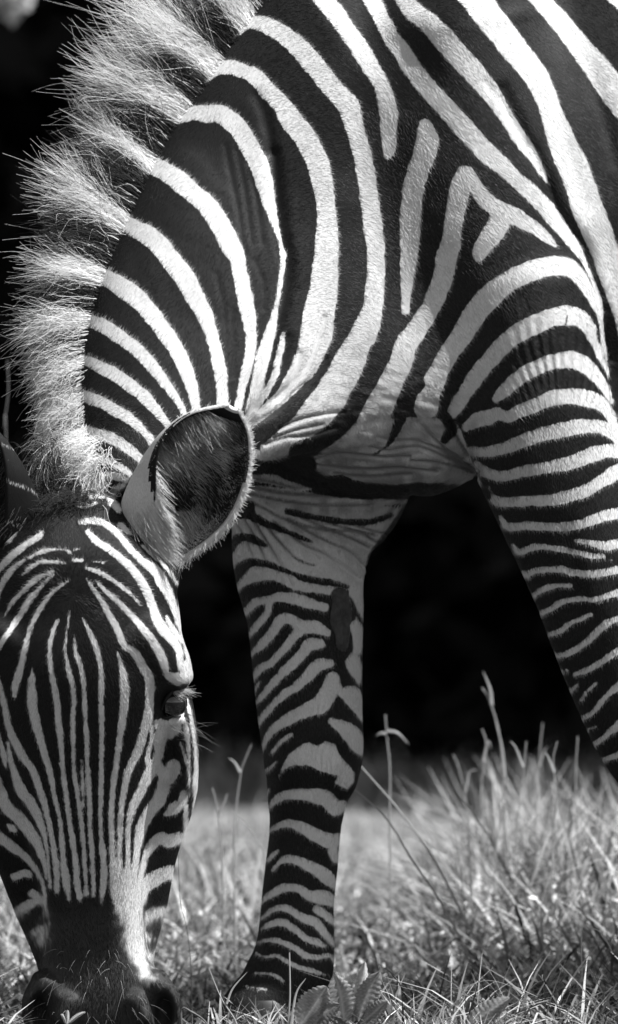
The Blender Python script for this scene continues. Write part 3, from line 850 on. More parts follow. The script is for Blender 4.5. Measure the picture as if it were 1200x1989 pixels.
# ------------------------------------------------------------------ materials of the animal
def coat_material():
    t = NT('zebra_coat')
    a = t.n('Attribute', attribute_name='sd')
    tc = t.n('TexCoord')
    n1 = t.n('TexNoise', Scale=420.0, Detail=3.0)
    mp = t.n('Mapping'); mp.inputs['Scale'].default_value = (1.0, 1.0, 0.35)
    t.l(tc.outputs['Object'], mp.inputs[0]); t.l(mp.outputs[0], n1.inputs['Vector'])
    jit = t.math('MULTIPLY', t.math('SUBTRACT', n1.outputs[0], 0.5), t.math('MULTIPLY_ADD', t.n('Attribute', attribute_name='soft').outputs['Fac'], -6.0, 7.0))
    d = t.math('ADD', a.outputs['Fac'], jit)
    mz = t.n('Attribute', attribute_name='muzzle')
    f = t.maprange(d, -1.6, 1.6, 1, 0, True)
    # dust and slightly uneven hair in both colours
    n2 = t.n('TexNoise', Scale=14.0, Detail=5.0)
    t.l(tc.outputs['Object'], n2.inputs['Vector'])
    n3 = t.n('TexNoise', Scale=900.0, Detail=2.0)
    t.l(mp.outputs[0], n3.inputs['Vector'])
    w = t.math('MULTIPLY', t.maprange(n2.outputs[0], 0.3, 0.7, 0.52, 0.64), t.maprange(n3.outputs[0], 0.3, 0.7, 0.82, 1.1))
    dirt_shade = t.n('Attribute', attribute_name='dirt_shade')
    w = t.math('MULTIPLY', w, t.math('SUBTRACT', 1.0, t.math('MULTIPLY', dirt_shade.outputs['Fac'], 0.6)))
    b = t.math('MULTIPLY', t.maprange(n2.outputs[0], 0.3, 0.7, 0.005, 0.011), t.maprange(n3.outputs[0], 0.3, 0.7, 0.6, 1.4))
    b2 = t.math('ADD', b, t.math('MULTIPLY', mz.outputs['Fac'], 0.026))
    mixv = t.math('ADD', t.math('MULTIPLY', w, f), t.math('MULTIPLY', b2, t.math('SUBTRACT', 1.0, f)))
    bs = t.n('BsdfPrincipled', Roughness=0.62)
    bs.inputs['Specular IOR Level'].default_value = 0.18
    t.l(t.grey(mixv), bs.inputs['Base Color'])
    bp = t.n('Bump', Strength=0.35, Distance=0.0008)
    t.l(n3.outputs[0], bp.inputs['Height'])
    t.l(bp.outputs[0], bs.inputs['Normal'])
    t.l(bs.outputs[0], t.out.inputs[0])
    return t.m

def hair_material(name, lo, hi, trans=0.35, rough=0.5, spec=0.25):
    t = NT(name)
    a = t.n('Attribute', attribute_name='tone')
    v = t.maprange(a.outputs['Fac'], 0, 1, lo, hi)
    c = t.grey(v)
    bs = t.n('BsdfPrincipled', Roughness=rough)
    bs.inputs['Specular IOR Level'].default_value = spec
    t.l(c, bs.inputs['Base Color'])
    tr = t.n('BsdfTranslucent')
    t.l(c, tr.inputs[0])
    mx = t.n('MixShader'); mx.inputs[0].default_value = trans
    t.l(bs.outputs[0], mx.inputs[1]); t.l(tr.outputs[0], mx.inputs[2])
    t.l(mx.outputs[0], t.out.inputs[0])
    return t.m

def plain(name, v, rough=0.6, spec=0.3, noise=0.25, scale=60.0, bump=0.0):
    t = NT(name)
    tc = t.n('TexCoord')
    n = t.n('TexNoise', Scale=scale, Detail=5.0)
    t.l(tc.outputs['Object'], n.inputs['Vector'])
    k = t.maprange(n.outputs[0], 0.3, 0.7, v * (1 - noise), v * (1 + noise))
    bs = t.n('BsdfPrincipled', Roughness=rough)
    bs.inputs['Specular IOR Level'].default_value = spec
    t.l(t.grey(k), bs.inputs['Base Color'])
    if bump:
        b = t.n('Bump', Strength=bump, Distance=0.002)
        t.l(n.outputs[0], b.inputs['Height']); t.l(b.outputs[0], bs.inputs['Normal'])
    t.l(bs.outputs[0], t.out.inputs[0])
    return t.m

M_COAT = coat_material()
M_HAIR = hair_material('coat_hair', 0.006, 0.64, 0.3, 0.42, 0.5)
def long_hair_material(name, lo, hi):
    t = NT(name)
    a = t.n('Attribute', attribute_name='tone')
    c = t.grey(t.maprange(a.outputs['Fac'], 0, 1, lo, hi))
    h = t.n('BsdfHairPrincipled')
    h.parametrization = 'COLOR'
    h.inputs['Roughness'].default_value = 0.35
    h.inputs['Radial Roughness'].default_value = 0.5
    t.l(c, h.inputs['Color'])
    d = t.n('BsdfDiffuse'); t.l(c, d.inputs[0])
    mx = t.n('MixShader'); mx.inputs[0].default_value = 0.7
    t.l(h.outputs[0], mx.inputs[1]); t.l(d.outputs[0], mx.inputs[2])
    t.l(mx.outputs[0], t.out.inputs[0])
    return t.m
M_MANE = long_hair_material('mane_hair', 0.006, 0.97)
M_DARK = plain('dark_skin', 0.008, 0.5, 0.2)
M_HOOF = plain('hoof_horn', 0.012, 0.5, 0.4, 0.4, 30)

# ------------------------------------------------------------------ zebra
zebra = empty('zebra', (0.2, 0.2, 0))
tag(zebra, 'grazing zebra with bold black and white stripes, head lowered into the grass', 'zebra')
def zpart(o):
    o.parent = zebra
    o.matrix_parent_inverse = zebra.matrix_world.inverted()
    o.location = (0, 0, 0)
    return o
import mathutils
_inv = mathutils.Matrix.Translation((-0.2, -0.2, 0))
def zpart(o, parent=zebra):
    o.parent = parent
    if parent is zebra:
        o.matrix_parent_inverse = _inv
    return o

body = mesh_np('body', px2w(BODY_V), BODY_Q, M_COAT, attrs={'sd': BODY_SD, 'muzzle': BODY_TONE, 'dirt_shade': BODY_DIRT_SHADE, 'soft': BODY_SOFT})
zpart(body)

# front surface depth of the body at a photo position
_cell = {}
_fr = BODY_N[:, 2] < 0
for _i in np.nonzero(_fr)[0]:
    _k = (int(BODY_V[_i, 0] // 6), int(BODY_V[_i, 1] // 6))
    _d = BODY_V[_i, 2]
    if _k not in _cell or _d < _cell[_k]: _cell[_k] = _d
def front(x, y, default=0.0):
    for r in range(0, 6):
        c = [_cell[k] for k in [(int(x // 6) + i, int(y // 6) + j) for i in range(-r, r + 1) for j in range(-r, r + 1)] if k in _cell]
        if c: return min(c)
    return default

# ------------------------------------------------------------------ mane
CREST = np.array([(640, -170), (540, -70), (455, 45), (385, 150), (322, 232), (276, 318), (228, 415), (182, 520), (152, 613), (140, 690), (137, 763), (144, 830), (164, 900), (185, 955)], float)
DIRS = np.array([(-.5, -.86, 250), (-.5, -.86, 250), (-.55, -.83, 245), (-.74, -.67, 258), (-.76, -.64, 248), (-.76, -.65, 238), (-.80, -.60, 225), (-.93, -.36, 185), (-.97, -.05, 150), (-.93, .28, 135), (-.84, .52, 112), (-.74, .66, 100), (-.45, .88, 95), (-.15, .98, 85)], float)
def crest_depth(y):
    return np.interp(y, [-170, 45, 250, 520, 640, 750, 850, 950], [300, 262, 205, 140, 95, 35, -35, -100])
def mane(n, k=9):
    L = np.concatenate([[0], np.cumsum(np.linalg.norm(np.diff(CREST, axis=0), axis=1))])
    s = rng.uniform(0, L[-1], n)
    cx = np.interp(s, L, CREST[:, 0]); cy = np.interp(s, L, CREST[:, 1])
    ds = 4.0
    tx = np.interp(s + ds, L, CREST[:, 0]) - np.interp(s - ds, L, CREST[:, 0])
    ty = np.interp(s + ds, L, CREST[:, 1]) - np.interp(s - ds, L, CREST[:, 1])
    tl = np.hypot(tx, ty); tx /= tl; ty /= tl
    nx, ny = ty, -tx                      # towards outside (left)
    sg = np.where(nx * -1 + ny * -0.3 > 0, 1, -1)
    nx *= sg; ny *= sg
    lat = rng.normal(0, 1, n)
    dz = np.clip(lat, -1.6, 1.6) * 24
    inward = rng.uniform(6, 26, n) + 10 * (np.abs(lat) > 1)
    inward = np.where(rng.random(n) < 0.42, np.abs(rng.normal(2, 9, n)), inward * 0.7)
    fronted = (rng.random(n) < 0.5) & (inward > 4)
    rx = cx - nx * inward; ry = cy - ny * inward
    skin = fronted
    # colour comes from the stripe the hair grows out of
    q = sample(SD_BODY, np.maximum(cx - nx * np.maximum(24, inward), -150), cy - ny * np.maximum(24, inward)) + rng.normal(0, 2.5, n) - 3
    white = q < 0
    u = rng.random(n)
    low = np.clip((cy - 560) / 160, 0, 1)
    white |= u < 0.5 * low
    back = rng.random(n) < 0.05
    white |= back
    d = np.stack([np.interp(s, L, DIRS[:, 0]), np.interp(s, L, DIRS[:, 1])], -1)
    ln = np.interp(s, L, DIRS[:, 2]) * 0.94
    ln = np.where(skin, (ln * np.clip(1.1 - inward / 45, 0.3, 1)) * 0.9, ln)
    frz = rng.random(n) < 0.22
    ang = rng.normal(0, np.where(frz, 0.26, 0.06) + 0.10 * low, n) + 0.16 * vnoise(np.stack([s, lat * 3], -1), 11, 22)
    ca, sa = np.cos(ang), np.sin(ang)
    d = np.stack([d[:, 0] * ca - d[:, 1] * sa, d[:, 0] * sa + d[:, 1] * ca], -1)
    ln = ln * np.where(white, 0.25 + 0.78 * rng.beta(2.0, 2.1, n), rng.uniform(0.4, 0.78, n)) * (1 + 0.16 * vnoise(s[:, None], 12, 30))
    lock = vnoise(np.stack([s, lat * 6], -1), 15, 9)
    ln = ln * (1 + 0.14 * lock)
    ang2 = 0.20 * vnoise(np.stack([s, lat * 6], -1), 16, 8)
    side = 0.16 * np.sign(lat) * np.abs(lat) + rng.normal(0, 0.14, n)
    t = np.linspace(0, 1, k)[None, :]
    # bend: upper hairs droop towards the left, lower hairs curl downwards
    bx = rng.normal(-0.03, 0.10, n) - 0.02; by = rng.normal(0.14, 0.17, n) + 0.10 * low
    P = np.empty((n, k, 3))
    a1 = rng.normal(0, 1, (n, 2)); ph = rng.uniform(0, 6.28, n)
    curl = (8.0 + 2.0 * low)[:, None] * t ** 1.5
    wav = np.sin(ph[:, None] + t * (5 + 6 * rng.random(n))[:, None])
    P[:, :, 0] = rx[:, None] + ln[:, None] * (d[:, :1] * t + (bx - ang2 * d[:, 1])[:, None] * t ** 2.2) + curl * a1[:, :1] * wav
    P[:, :, 1] = ry[:, None] + ln[:, None] * (d[:, 1:] * t + (by + ang2 * d[:, 0])[:, None] * t ** 2.2) + curl * a1[:, 1:] * wav
    P[:, :, 2] = (crest_depth(cy) + dz)[:, None] + ln[:, None] * side[:, None] * t ** 1.2 * 0.8
    for i in np.nonzero(skin)[0]:
        P[i, :, 2] += front(rx[i], ry[i], P[i, 0, 2]) + 4 - P[i, 0, 2]
    P[skin, :, 2] -= (ln[skin, None] * 0.10 * t)
    r = (rng.uniform(0.35, 0.7, n) * SCL)[:, None] * (1 - 0.7 * t)
    tone = np.where(white, rng.uniform(0.75, 1.0, n), rng.uniform(0.0, 0.012, n))
    kp = white | (rng.random(n) < 0.6)
    return P[kp], r[kp], tone[kp]
P, r, tone = mane(36000)
zpart(curves_np('mane', px2w(P), r, M_MANE, tone=tone))

# forelock between the ears
def forelock(n, k=9):
    cx = rng.normal(138, 30, n); cy = rng.uniform(850, 985, n)
    z0 = np.array([front(a, b, -150) for a, b in zip(cx, cy)])
    z0 = np.clip(z0, -240, -60)
    ang = rng.uniform(0, 6.28, n)
    ln = rng.uniform(30, 95, n)
    t = np.linspace(0, 1, k)[None]
    P = np.empty((n, k, 3))
    crl = rng.uniform(5, 16, n)[:, None] * t
    w = rng.uniform(3, 8, n)[:, None]
    dx = np.cos(ang) * 0.5 - 0.15; dy = np.sin(ang) * 0.45 + 0.35
    P[:, :, 0] = cx[:, None] + ln[:, None] * dx[:, None] * t + crl * np.sin(w * t + ang[:, None])
    P[:, :, 1] = cy[:, None] + ln[:, None] * dy[:, None] * t + crl * np.cos(w * t + ang[:, None])
    P[:, :, 2] = z0[:, None] + 8 - ln[:, None] * np.abs(np.sin(ang * 3))[:, None] * 0.55 * t
    r = (rng.uniform(0.4, 0.7, n) * SCL)[:, None] * (1 - 0.7 * t)
    lockf = vnoise(np.stack([cx, cy], -1), 17, 16)
    brightness = np.clip((915 - cy) / 60 + rng.normal(0, 0.25, n) + 0.7 * lockf + (cx - 150) / 60, 0.02, 1)
    brightness = np.where((brightness > 0.15) & (brightness < 0.5), brightness * 0.5, brightness)
    return P, r, brightness
P, r, tone = forelock(4200)
zpart(curves_np('forelock', px2w(P), r, M_MANE, tone=tone))

# ------------------------------------------------------------------ ears
EAR_V = [0.0, 0.15, 0.35, 0.55, 0.75, 0.9, 1.0]
EAR_L = np.array([(322, 1078), (306, 1022), (303, 955), (306, 895), (325, 843), (370, 806), (444, 789)], float)
EAR_R = np.array([(346, 1086), (398, 1052), (440, 1012), (468, 958), (482, 895), (481, 842), (462, 798)], float)
EAR_B = np.array([110, 185, 190, 130, 55, 14, 0], float)
EAR_ZL = np.array([-175, -205, -235, -255, -265, -265, -262], float)
EAR_ZR = np.array([-160, -185, -205, -220, -232, -245, -258], float)
EAR_D = np.array([40, 95, 125, 130, 105, 55, 8], float)
def ear_point(u, v, mirror=False):
    def g(a): return np.stack([np.interp(v, EAR_V, a[:, i]) for i in range(2)], -1)
    Lp, Rp = g(EAR_L), g(EAR_R)
    b = np.interp(v, EAR_V, EAR_B); D = np.interp(v, EAR_V, EAR_D)
    zl = np.interp(v, EAR_V, EAR_ZL); zr = np.interp(v, EAR_V, EAR_ZR)
    P0 = np.column_stack([Lp, zl]); P3 = np.column_stack([Rp, zr])
    P1 = np.column_stack([Lp[:, 0] - b, Lp[:, 1] + b * 0.25, zl + D])
    P2 = np.column_stack([Rp[:, 0] - 15, Rp[:, 1], zr + D])
    u = u[:, None]
    P = (1 - u) ** 3 * P0 + 3 * (1 - u) ** 2 * u * P1 + 3 * (1 - u) * u ** 2 * P2 + u ** 3 * P3
    if mirror: P[:, 0] = 2 * 156 - P[:, 0]
    return P
def smooth_keys():
    # densify the key tables so that the rims are round
    global EAR_V, EAR_L, EAR_R, EAR_B, EAR_ZL, EAR_ZR, EAR_D
    T = np.column_stack([np.array(EAR_V) * 400, EAR_L, EAR_R, EAR_B, EAR_ZL, EAR_ZR, EAR_D])
    C = catmull(T, 6.0)
    EAR_V = C[:, 0] / 400
    EAR_L, EAR_R, EAR_B, EAR_ZL, EAR_ZR, EAR_D = C[:, 1:3], C[:, 3:5], np.maximum(C[:, 5], 0), C[:, 6], C[:, 7], np.maximum(C[:, 8], 4)
smooth_keys()
def make_ear(mirror):
    nu, nv = 100, 120
    uu, vv = np.meshgrid(np.linspace(0, 1, nu), np.linspace(0, 1, nv))
    P = ear_point(uu.ravel(), vv.ravel(), mirror)
    G = P.reshape(nv, nu, 3)
    nrm = np.cross(np.gradient(G, axis=1).reshape(-1, 3), np.gradient(G, axis=0).reshape(-1, 3))
    nrm /= np.maximum(np.linalg.norm(nrm, axis=1, keepdims=True), 1e-6)
    mid = nrm.reshape(nv, nu, 3)[nv // 2, nu // 2]
    if mid[2] < 0: nrm = -nrm           # away from the camera = outer side
    th = 8.0 * np.minimum(1, 4 * np.minimum(uu, 1 - uu) + 0.6).ravel()[:, None]
    outer = P + nrm * th
    n = len(P)
    idx = np.arange(n).reshape(nv, nu)
    a, b, c, d = idx[:-1, :-1].ravel(), idx[:-1, 1:].ravel(), idx[1:, 1:].ravel(), idx[1:, :-1].ravel()
    fin = np.stack([a, b, c, d], -1); fout = np.stack([d, c, b, a], -1) + n
    rims = []
    for line in (idx[:, 0], idx[:, -1][::-1], idx[0, ::-1], idx[-1, :]):
        p, q = line[:-1], line[1:]
        rims.append(np.stack([p, q, q + n, p + n], -1))
    V = np.vstack([P, outer])
    u, v = uu.ravel(), vv.ravel()
    edge = np.minimum(u, 1 - u)
    inner_sd = np.where(((u > 0.955) & (v < 0.62)) | ((edge < 0.03) & (v > 0.8)) | (v > 0.985), -14, 16.0)
    low = np.clip((0.34 - v) / 0.1, 0, 1)
    inner_sd = np.where((low > 0.3) & (u < 0.955), 12, inner_sd)
    outer_sd = -16 + 0 * u
    dark_out = vnoise(np.column_stack([u * 5, v * 6]), 21, 1.0) * 16 - 6
    outer_sd = np.where((v > 0.08) & (v < 0.3) & (u < 0.45), dark_out, outer_sd)
    outer_sd = np.where((v > 0.3) & (v < 0.9) & (u < 0.034 * np.sin(np.pi * np.clip((v - 0.3) / 0.6, 0, 1))), 14, outer_sd)
    if mirror:  # left ear: grey bands, coloured dark for the shade it is in
        outer_sd = 9 + 8 * np.sin(v * 26 + u * 4); inner_sd = inner_sd * 0 + 14
    fs = np.vstack([fin, fout] + rims)
    o = mesh_np('ear', px2w(V), fs, M_COAT, attrs={'sd': np.concatenate([inner_sd, outer_sd])})
    zpart(o)
    return o
M_EARHAIR = hair_material('ear_hair', 0.02, 0.8, 0.3, 0.5, 0.25)
for mirror in (False, True):
    ear = make_ear(mirror)
    n = 8200 if not mirror else 1200
    k = 7
    u = rng.uniform(0.02, 0.98, n); v = rng.uniform(0.04, 0.95, n)
    R = ear_point(u, v, mirror)
    C = ear_point(np.full(n, 0.5), np.clip(v, 0, 1), mirror)
    t = np.linspace(0, 1, k)[None, :, None]
    toC = C - R
    toC[:, 2] = 0
    toC /= np.maximum(np.linalg.norm(toC, axis=1, keepdims=True), 20)
    sx = -1 if mirror else 1
    # hairs of the bowl comb from the inner rim down and across, those of the lower lobe sweep down
    sx = -1 if mirror else 1
    u = np.where(u < 0.12, u + 0.12, u)
    R = ear_point(u, v, mirror)
    low = np.clip((0.58 - v) / 0.35, 0, 1)[:, None]
    d = np.array([0.62 * sx, 0.50, -0.30]) * (1 - low) + low * np.array([0.50 * sx, 0.85, -0.32]) + 0.25 * np.column_stack([vnoise(np.column_stack([u * 5, v * 6]), 24, 1.0), vnoise(np.column_stack([u * 5, v * 6]), 25, 1.0), 0 * u]) + rng.normal(0, 0.13, (n, 3))
    ln = (rng.uniform(20, 50, n) * (1 + 1.0 * low[:, 0] * np.clip((v - 0.1) / 0.2, 0, 1)))[:, None, None]
    ln = ln * np.clip((0.97 - u) * 1.7, 0.1, 1)[:, None, None] * np.where(v < 0.2, 0.55, 1)[:, None, None]
    bend = rng.normal(0, 0.18, (n, 3)) + np.array([0.12 * sx, 0.35, 0])
    P = R[:, None] + np.array([0, 0, -2.0]) + ln * (d[:, None] * t + bend[:, None] * t ** 2)
    r = (rng.uniform(0.35, 0.6, n) * SCL)[:, None] * (1 - 0.75 * t[:, :, 0])
    left = np.clip((0.62 - u) / 0.3, 0, 1)
    tuft = np.exp(-((R[:, 0] - 428) / 16) ** 2 - ((R[:, 1] - 880) / 26) ** 2)
    tone = np.clip(0.40 + 0.34 * vnoise(np.column_stack([u * 14, v * 16]), 23, 1.0) - 0.26 * (u > 0.62) + 0.55 * low[:, 0] * (0.35 + 0.65 * left) + 0.8 * tuft + 0.45 * (rng.random(n) < 0.2) + rng.normal(0, 0.07, n), 0.02, 1)
    if mirror: tone *= 0.3  # left ear's hair dimmed with the same painted shade
    o = curves_np('ear_hair', px2w(P), r, M_EARHAIR, tone=tone)
    o.parent = ear
    if not mirror:
        # pale fur lining the lower lobe
        m = 4200
        v3 = 0.34 * rng.random(m) ** 1.1; u3 = rng.uniform(0.12, 0.97, m)
        R3 = ear_point(u3, v3, mirror)
        d3 = np.array([0.55, 0.62, -0.12]) + rng.normal(0, 0.16, (m, 3))
        l3 = (rng.uniform(12, 28, m) * np.clip((1.03 - u3) * 2.2, 0.25, 1))[:, None, None]
        P3 = R3[:, None] + np.array([0, 0, -2.0]) + l3 * (d3[:, None] * t + np.array([0.05, 0.1, -0.03]) * t ** 2)
        r3 = (rng.uniform(0.38, 0.6, m) * SCL)[:, None] * (1 - 0.75 * t[:, :, 0])
        lk3 = vnoise(np.column_stack([R3[:, 0], R3[:, 1] * 0.5]), 27, 9)
        tn3 = np.clip(0.72 + 0.3 * lk3 + 0.3 * np.clip((0.12 - v3) / 0.1, 0, 1) - 1.6 * np.clip(v3 - 0.22, 0, 1), 0.08, 1)
        o = curves_np('ear_lining', px2w(P3), r3, M_EARHAIR, tone=tn3)
        o.parent = ear
        # long fur of the ear's base, sweeping from its back across the lower lobe
        m = 3600
        bx_ = rng.uniform(244, 322, m); by_ = 880 + 190 * rng.beta(2.2, 1.3, m)
        inside = (bx_ > 246 + 0.5 * np.clip(940 - by_, 0, 60)) & (bx_ < 303 + 0.35 * np.clip(by_ - 960, 0, 90))
        bx_, by_ = bx_[inside], by_[inside]
        m = len(bx_)
        vq = np.clip(np.interp(by_, [890, 955, 1022, 1078], [0.55, 0.35, 0.15, 0.0]), 0.01, 1)
        bz = np.interp(bx_, [240, 275, 305, 330], [-180, -226, -248, -244]) + np.interp(by_, [900, 1060], [-6, 40])
        R2 = np.column_stack([bx_, by_, bz])
        d2 = np.array([0.42, 0.85, -0.22]) + rng.normal(0, 0.13, (m, 3)) + np.column_stack([(bx_ - 270) / 110, 0 * bx_, 0 * bx_])
        l2 = (rng.uniform(20, 54, m) * (0.45 + 0.55 * rng.random(m)))[:, None, None]
        P2 = R2[:, None] + l2 * (d2[:, None] * t + np.array([0.10, 0.06, 0.05]) * t ** 2)
        r2 = (rng.uniform(0.4, 0.65, m) * SCL)[:, None] * (1 - 0.75 * t[:, :, 0])
        lk = vnoise(np.column_stack([bx_, by_ * 0.4]), 26, 10)
        tn2 = np.clip(0.66 + 0.16 * lk + 0.25 * np.exp(-((bx_ - 293) / 14) ** 2) - 0.5 * np.exp(-((bx_ - 258) / 12) ** 2 - ((by_ - 965) / 45) ** 2) - 0.35 * np.clip((by_ - 1000) / 60, 0, 1) * (bx_ < 300), 0.06, 1)
        o = curves_np('ear_base_fur', px2w(P2), r2, M_EARHAIR, tone=tn2)
        o.parent = ear
    # short pale fringe along both rims
    n2 = 6500 if not mirror else 500
    u = np.where(rng.random(n2) < 0.25, rng.uniform(0, 0.03, n2), rng.uniform(0.97, 1, n2)); v = rng.uniform(0.02, 1, n2) ** 0.9
    R = ear_point(u, v, mirror)
    cc = np.array([385 if not mirror else 2 * 156 - 385, 935, -230.0])
    d = (R - cc); d[:, 2] *= 0.2
    d /= np.linalg.norm(d, axis=1, keepdims=True)
    d += rng.normal(0, 0.3, (n2, 3)) + np.array([0, 0.25, 0])
    ln = (4 + rng.gamma(2.0, 1.7, n2).clip(0, 11) * np.where((u < 0.5) & (v < 0.85), 0.35, 1) * (1 + 0.7 * np.clip((0.3 - v) / 0.3, 0, 1)))[:, None, None]
    P = R[:, None] + ln * d[:, None] * t
    r = (rng.uniform(0.4, 0.6, n2) * SCL)[:, None] * (1 - 0.7 * t[:, :, 0])
    o = curves_np('ear_fringe', px2w(P), r, M_EARHAIR, tone=rng.uniform(0.8, 1.0, n2) * (0.4 if mirror else 1))
    o.parent = ear

# ------------------------------------------------------------------ eyes
def uv_sphere(c, r, nu=32, nv=20):
    u = np.linspace(0, 2 * np.pi, nu, endpoint=False); v = np.linspace(0.02, np.pi - 0.02, nv)
    U, Vv = np.meshgrid(u, v)
    P = np.stack([c[0] + r * np.sin(Vv) * np.cos(U), c[1] + r * np.sin(Vv) * np.sin(U), c[2] + r * np.cos(Vv)], -1).reshape(-1, 3)
    i = np.arange(nu * nv).reshape(nv, nu)
    F = np.stack([i[:-1].ravel(), np.roll(i, -1, 1)[:-1].ravel(), np.roll(i, -1, 1)[1:].ravel(), i[1:].ravel()], -1)
    return P, F
def tube_mesh(path, rad, ns=8):
    path = np.asarray(path, float); rad = np.asarray(rad, float)
    T = np.gradient(path, axis=0); T /= np.maximum(np.linalg.norm(T, axis=1, keepdims=True), 1e-9)
    ref = np.array([0.31, 0.2, 0.93])
    A = np.cross(T, ref); A /= np.maximum(np.linalg.norm(A, axis=1, keepdims=True), 1e-9)
    B = np.cross(T, A)
    th = np.linspace(0, 2 * np.pi, ns, endpoint=False)
    V = path[:, None] + rad[:, None, None] * (np.cos(th)[None, :, None] * A[:, None] + np.sin(th)[None, :, None] * B[:, None])
    n = len(path)
    i = np.arange(n * ns).reshape(n, ns)
    F = np.stack([i[:-1].ravel(), np.roll(i, -1, 1)[:-1].ravel(), np.roll(i, -1, 1)[1:].ravel(), i[1:].ravel()], -1)
    return V.reshape(-1, 3), F
def eye_material():
    t = NT('eye_wet')
    bs = t.n('BsdfPrincipled', Roughness=0.03)
    bs.inputs['Base Color'].default_value = (0.006, 0.006, 0.006, 1)
    bs.inputs['Specular IOR Level'].default_value = 0.8
    bs.inputs['Coat Weight'].default_value = 0.0
    bs.inputs['Coat Roughness'].default_value = 0.02
    t.l(bs.outputs[0], t.out.inputs[0])
    return t.m
M_EYE = eye_material()
EZ = front(326, 1360, -190)
for mirror in (False, True):
    mx = (lambda x, y: x) if not mirror else (lambda x, y: 2 * (150 + (y - 1320) * 0.075) - x)
    c = (mx(334, 1364), 1365, EZ + 14)
    eP, eF = uv_sphere(c, 30)
    eye = mesh_np('eye', px2w(eP), eF, M_EYE)
    zpart(eye)
    up = catmull(np.array([(309, 1390, EZ + 4), (314, 1375, EZ - 6), (324, 1356, EZ - 11), (338, 1340, EZ - 6), (352, 1335, EZ + 12), (360, 1340, EZ + 34)]), 4.0)
    lo = catmull(np.array([(309, 1390, EZ + 4), (320, 1394, EZ - 2), (334, 1391, EZ + 2), (346, 1379, EZ + 12), (355, 1360, EZ + 28), (360, 1342, EZ + 38)]), 4.0)
    for crv, rr in ((up, 4.5), (lo, 4.0)):
        q = crv.copy()
        q[:, 0] = [mx(a, b) for a, b in zip(q[:, 0], q[:, 1])]
        rad = rr * np.sin(np.linspace(0.25, np.pi - 0.25, len(q))) ** 0.5
        lv, lf = tube_mesh(q, rad)
        lid = mesh_np('eyelid', px2w(lv), lf, M_DARK)
        lid.parent = eye
    n = 120; k = 6
    s = rng.uniform(0.62, 0.98, n)
    root = np.stack([np.interp(s, np.linspace(0, 1, len(up)), up[:, i]) for i in range(3)], -1)
    root[:, 0] = [mx(a, b) for a, b in zip(root[:, 0], root[:, 1])]
    sx = -1 if mirror else 1
    d = np.column_stack([sx * (0.15 + 0.75 * s), 0.35 + 0.4 * rng.random(n) + 0.3 * (1 - s), -0.75 + 0.5 * s]) + rng.normal(0, 0.16, (n, 3))
    t = np.linspace(0, 1, k)[None, :, None]
    ln = rng.uniform(14, 32, n)[:, None, None]
    P = root[:, None] + ln * (d[:, None] * t + np.array([0.05 * sx, -0.25, 0]) * t ** 2)
    r = (rng.uniform(0.28, 0.42, n) * SCL)[:, None] * (1 - 0.7 * t[:, :, 0])
    o = curves_np('eyelashes', px2w(P), r, M_EARHAIR, tone=rng.uniform(0.45, 0.9, n))
    o.parent = eye

# whiskers of the muzzle and a few long hairs below the eye
n = 90; k = 7
wx = np.concatenate([rng.uniform(85, 320, 70), rng.uniform(325, 372, 20)]); wy = np.concatenate([rng.uniform(1840, 1985, 70), rng.uniform(1385, 1440, 20)])
wz = np.array([front(a, b, 0) for a, b in zip(wx, wy)])
t = np.linspace(0, 1, k)[None, :, None]
d = np.column_stack([(wx - 195) / 130, 0.25 + 0 * wx, -0.7 + 0 * wx]) + rng.normal(0, 0.3, (n, 3))
P = np.column_stack([wx, wy, wz])[:, None] + rng.uniform(18, 46, n)[:, None, None] * (d[:, None] * t + np.array([0, 0.35, 0.1]) * t ** 2)
zpart(curves_np('whiskers', px2w(P), (np.full((n, k), 0.3 * SCL) * (1 - 0.7 * t[:, :, 0])), M_EARHAIR, tone=rng.uniform(0.1, 0.6, n)))

# chestnut: the bare horny patch on the inner side of the far foreleg
def patch_mesh(outline, lift, name, mat, parent=None):
    o2 = np.array(outline, float)
    c = o2.mean(0)
    rings = []
    fs = np.linspace(0, 1, 8)
    dens = catmull(np.vstack([np.column_stack([o2, np.zeros(len(o2))]), [*o2[0], 0]]), 5.0)[:-1, :2]
    V = []
    for f in fs:
        for p in dens:
            q = c + (p - c) * (1 - f * 0.999)
            z = front(q[0], q[1], 330)
            V.append((q[0], q[1], z + 3 - (lift + 3) * math.sqrt(min(1, f * 3)) + 0.8 * math.sin(q[0] * 0.9 + q[1] * 0.5)))
    m = len(dens)
    i = np.arange(m * len(fs)).reshape(len(fs), m)
    F = np.stack([i[:-1].ravel(), np.roll(i, -1, 1)[:-1].ravel(), np.roll(i, -1, 1)[1:].ravel(), i[1:].ravel()], -1)
    return mesh_np(name, px2w(np.array(V)), F, mat, parent)
M_CHEST = plain('chestnut_horn', 0.055, 0.75, 0.2, 0.35, 120, 0.5)
zpart(patch_mesh([(645, 1143), (660, 1139), (676, 1145), (680, 1170), (684, 1196), (680, 1222), (678, 1252), (668, 1268), (654, 1262), (650, 1236), (640, 1210), (643, 1176)], 5, 'chestnut', M_CHEST))

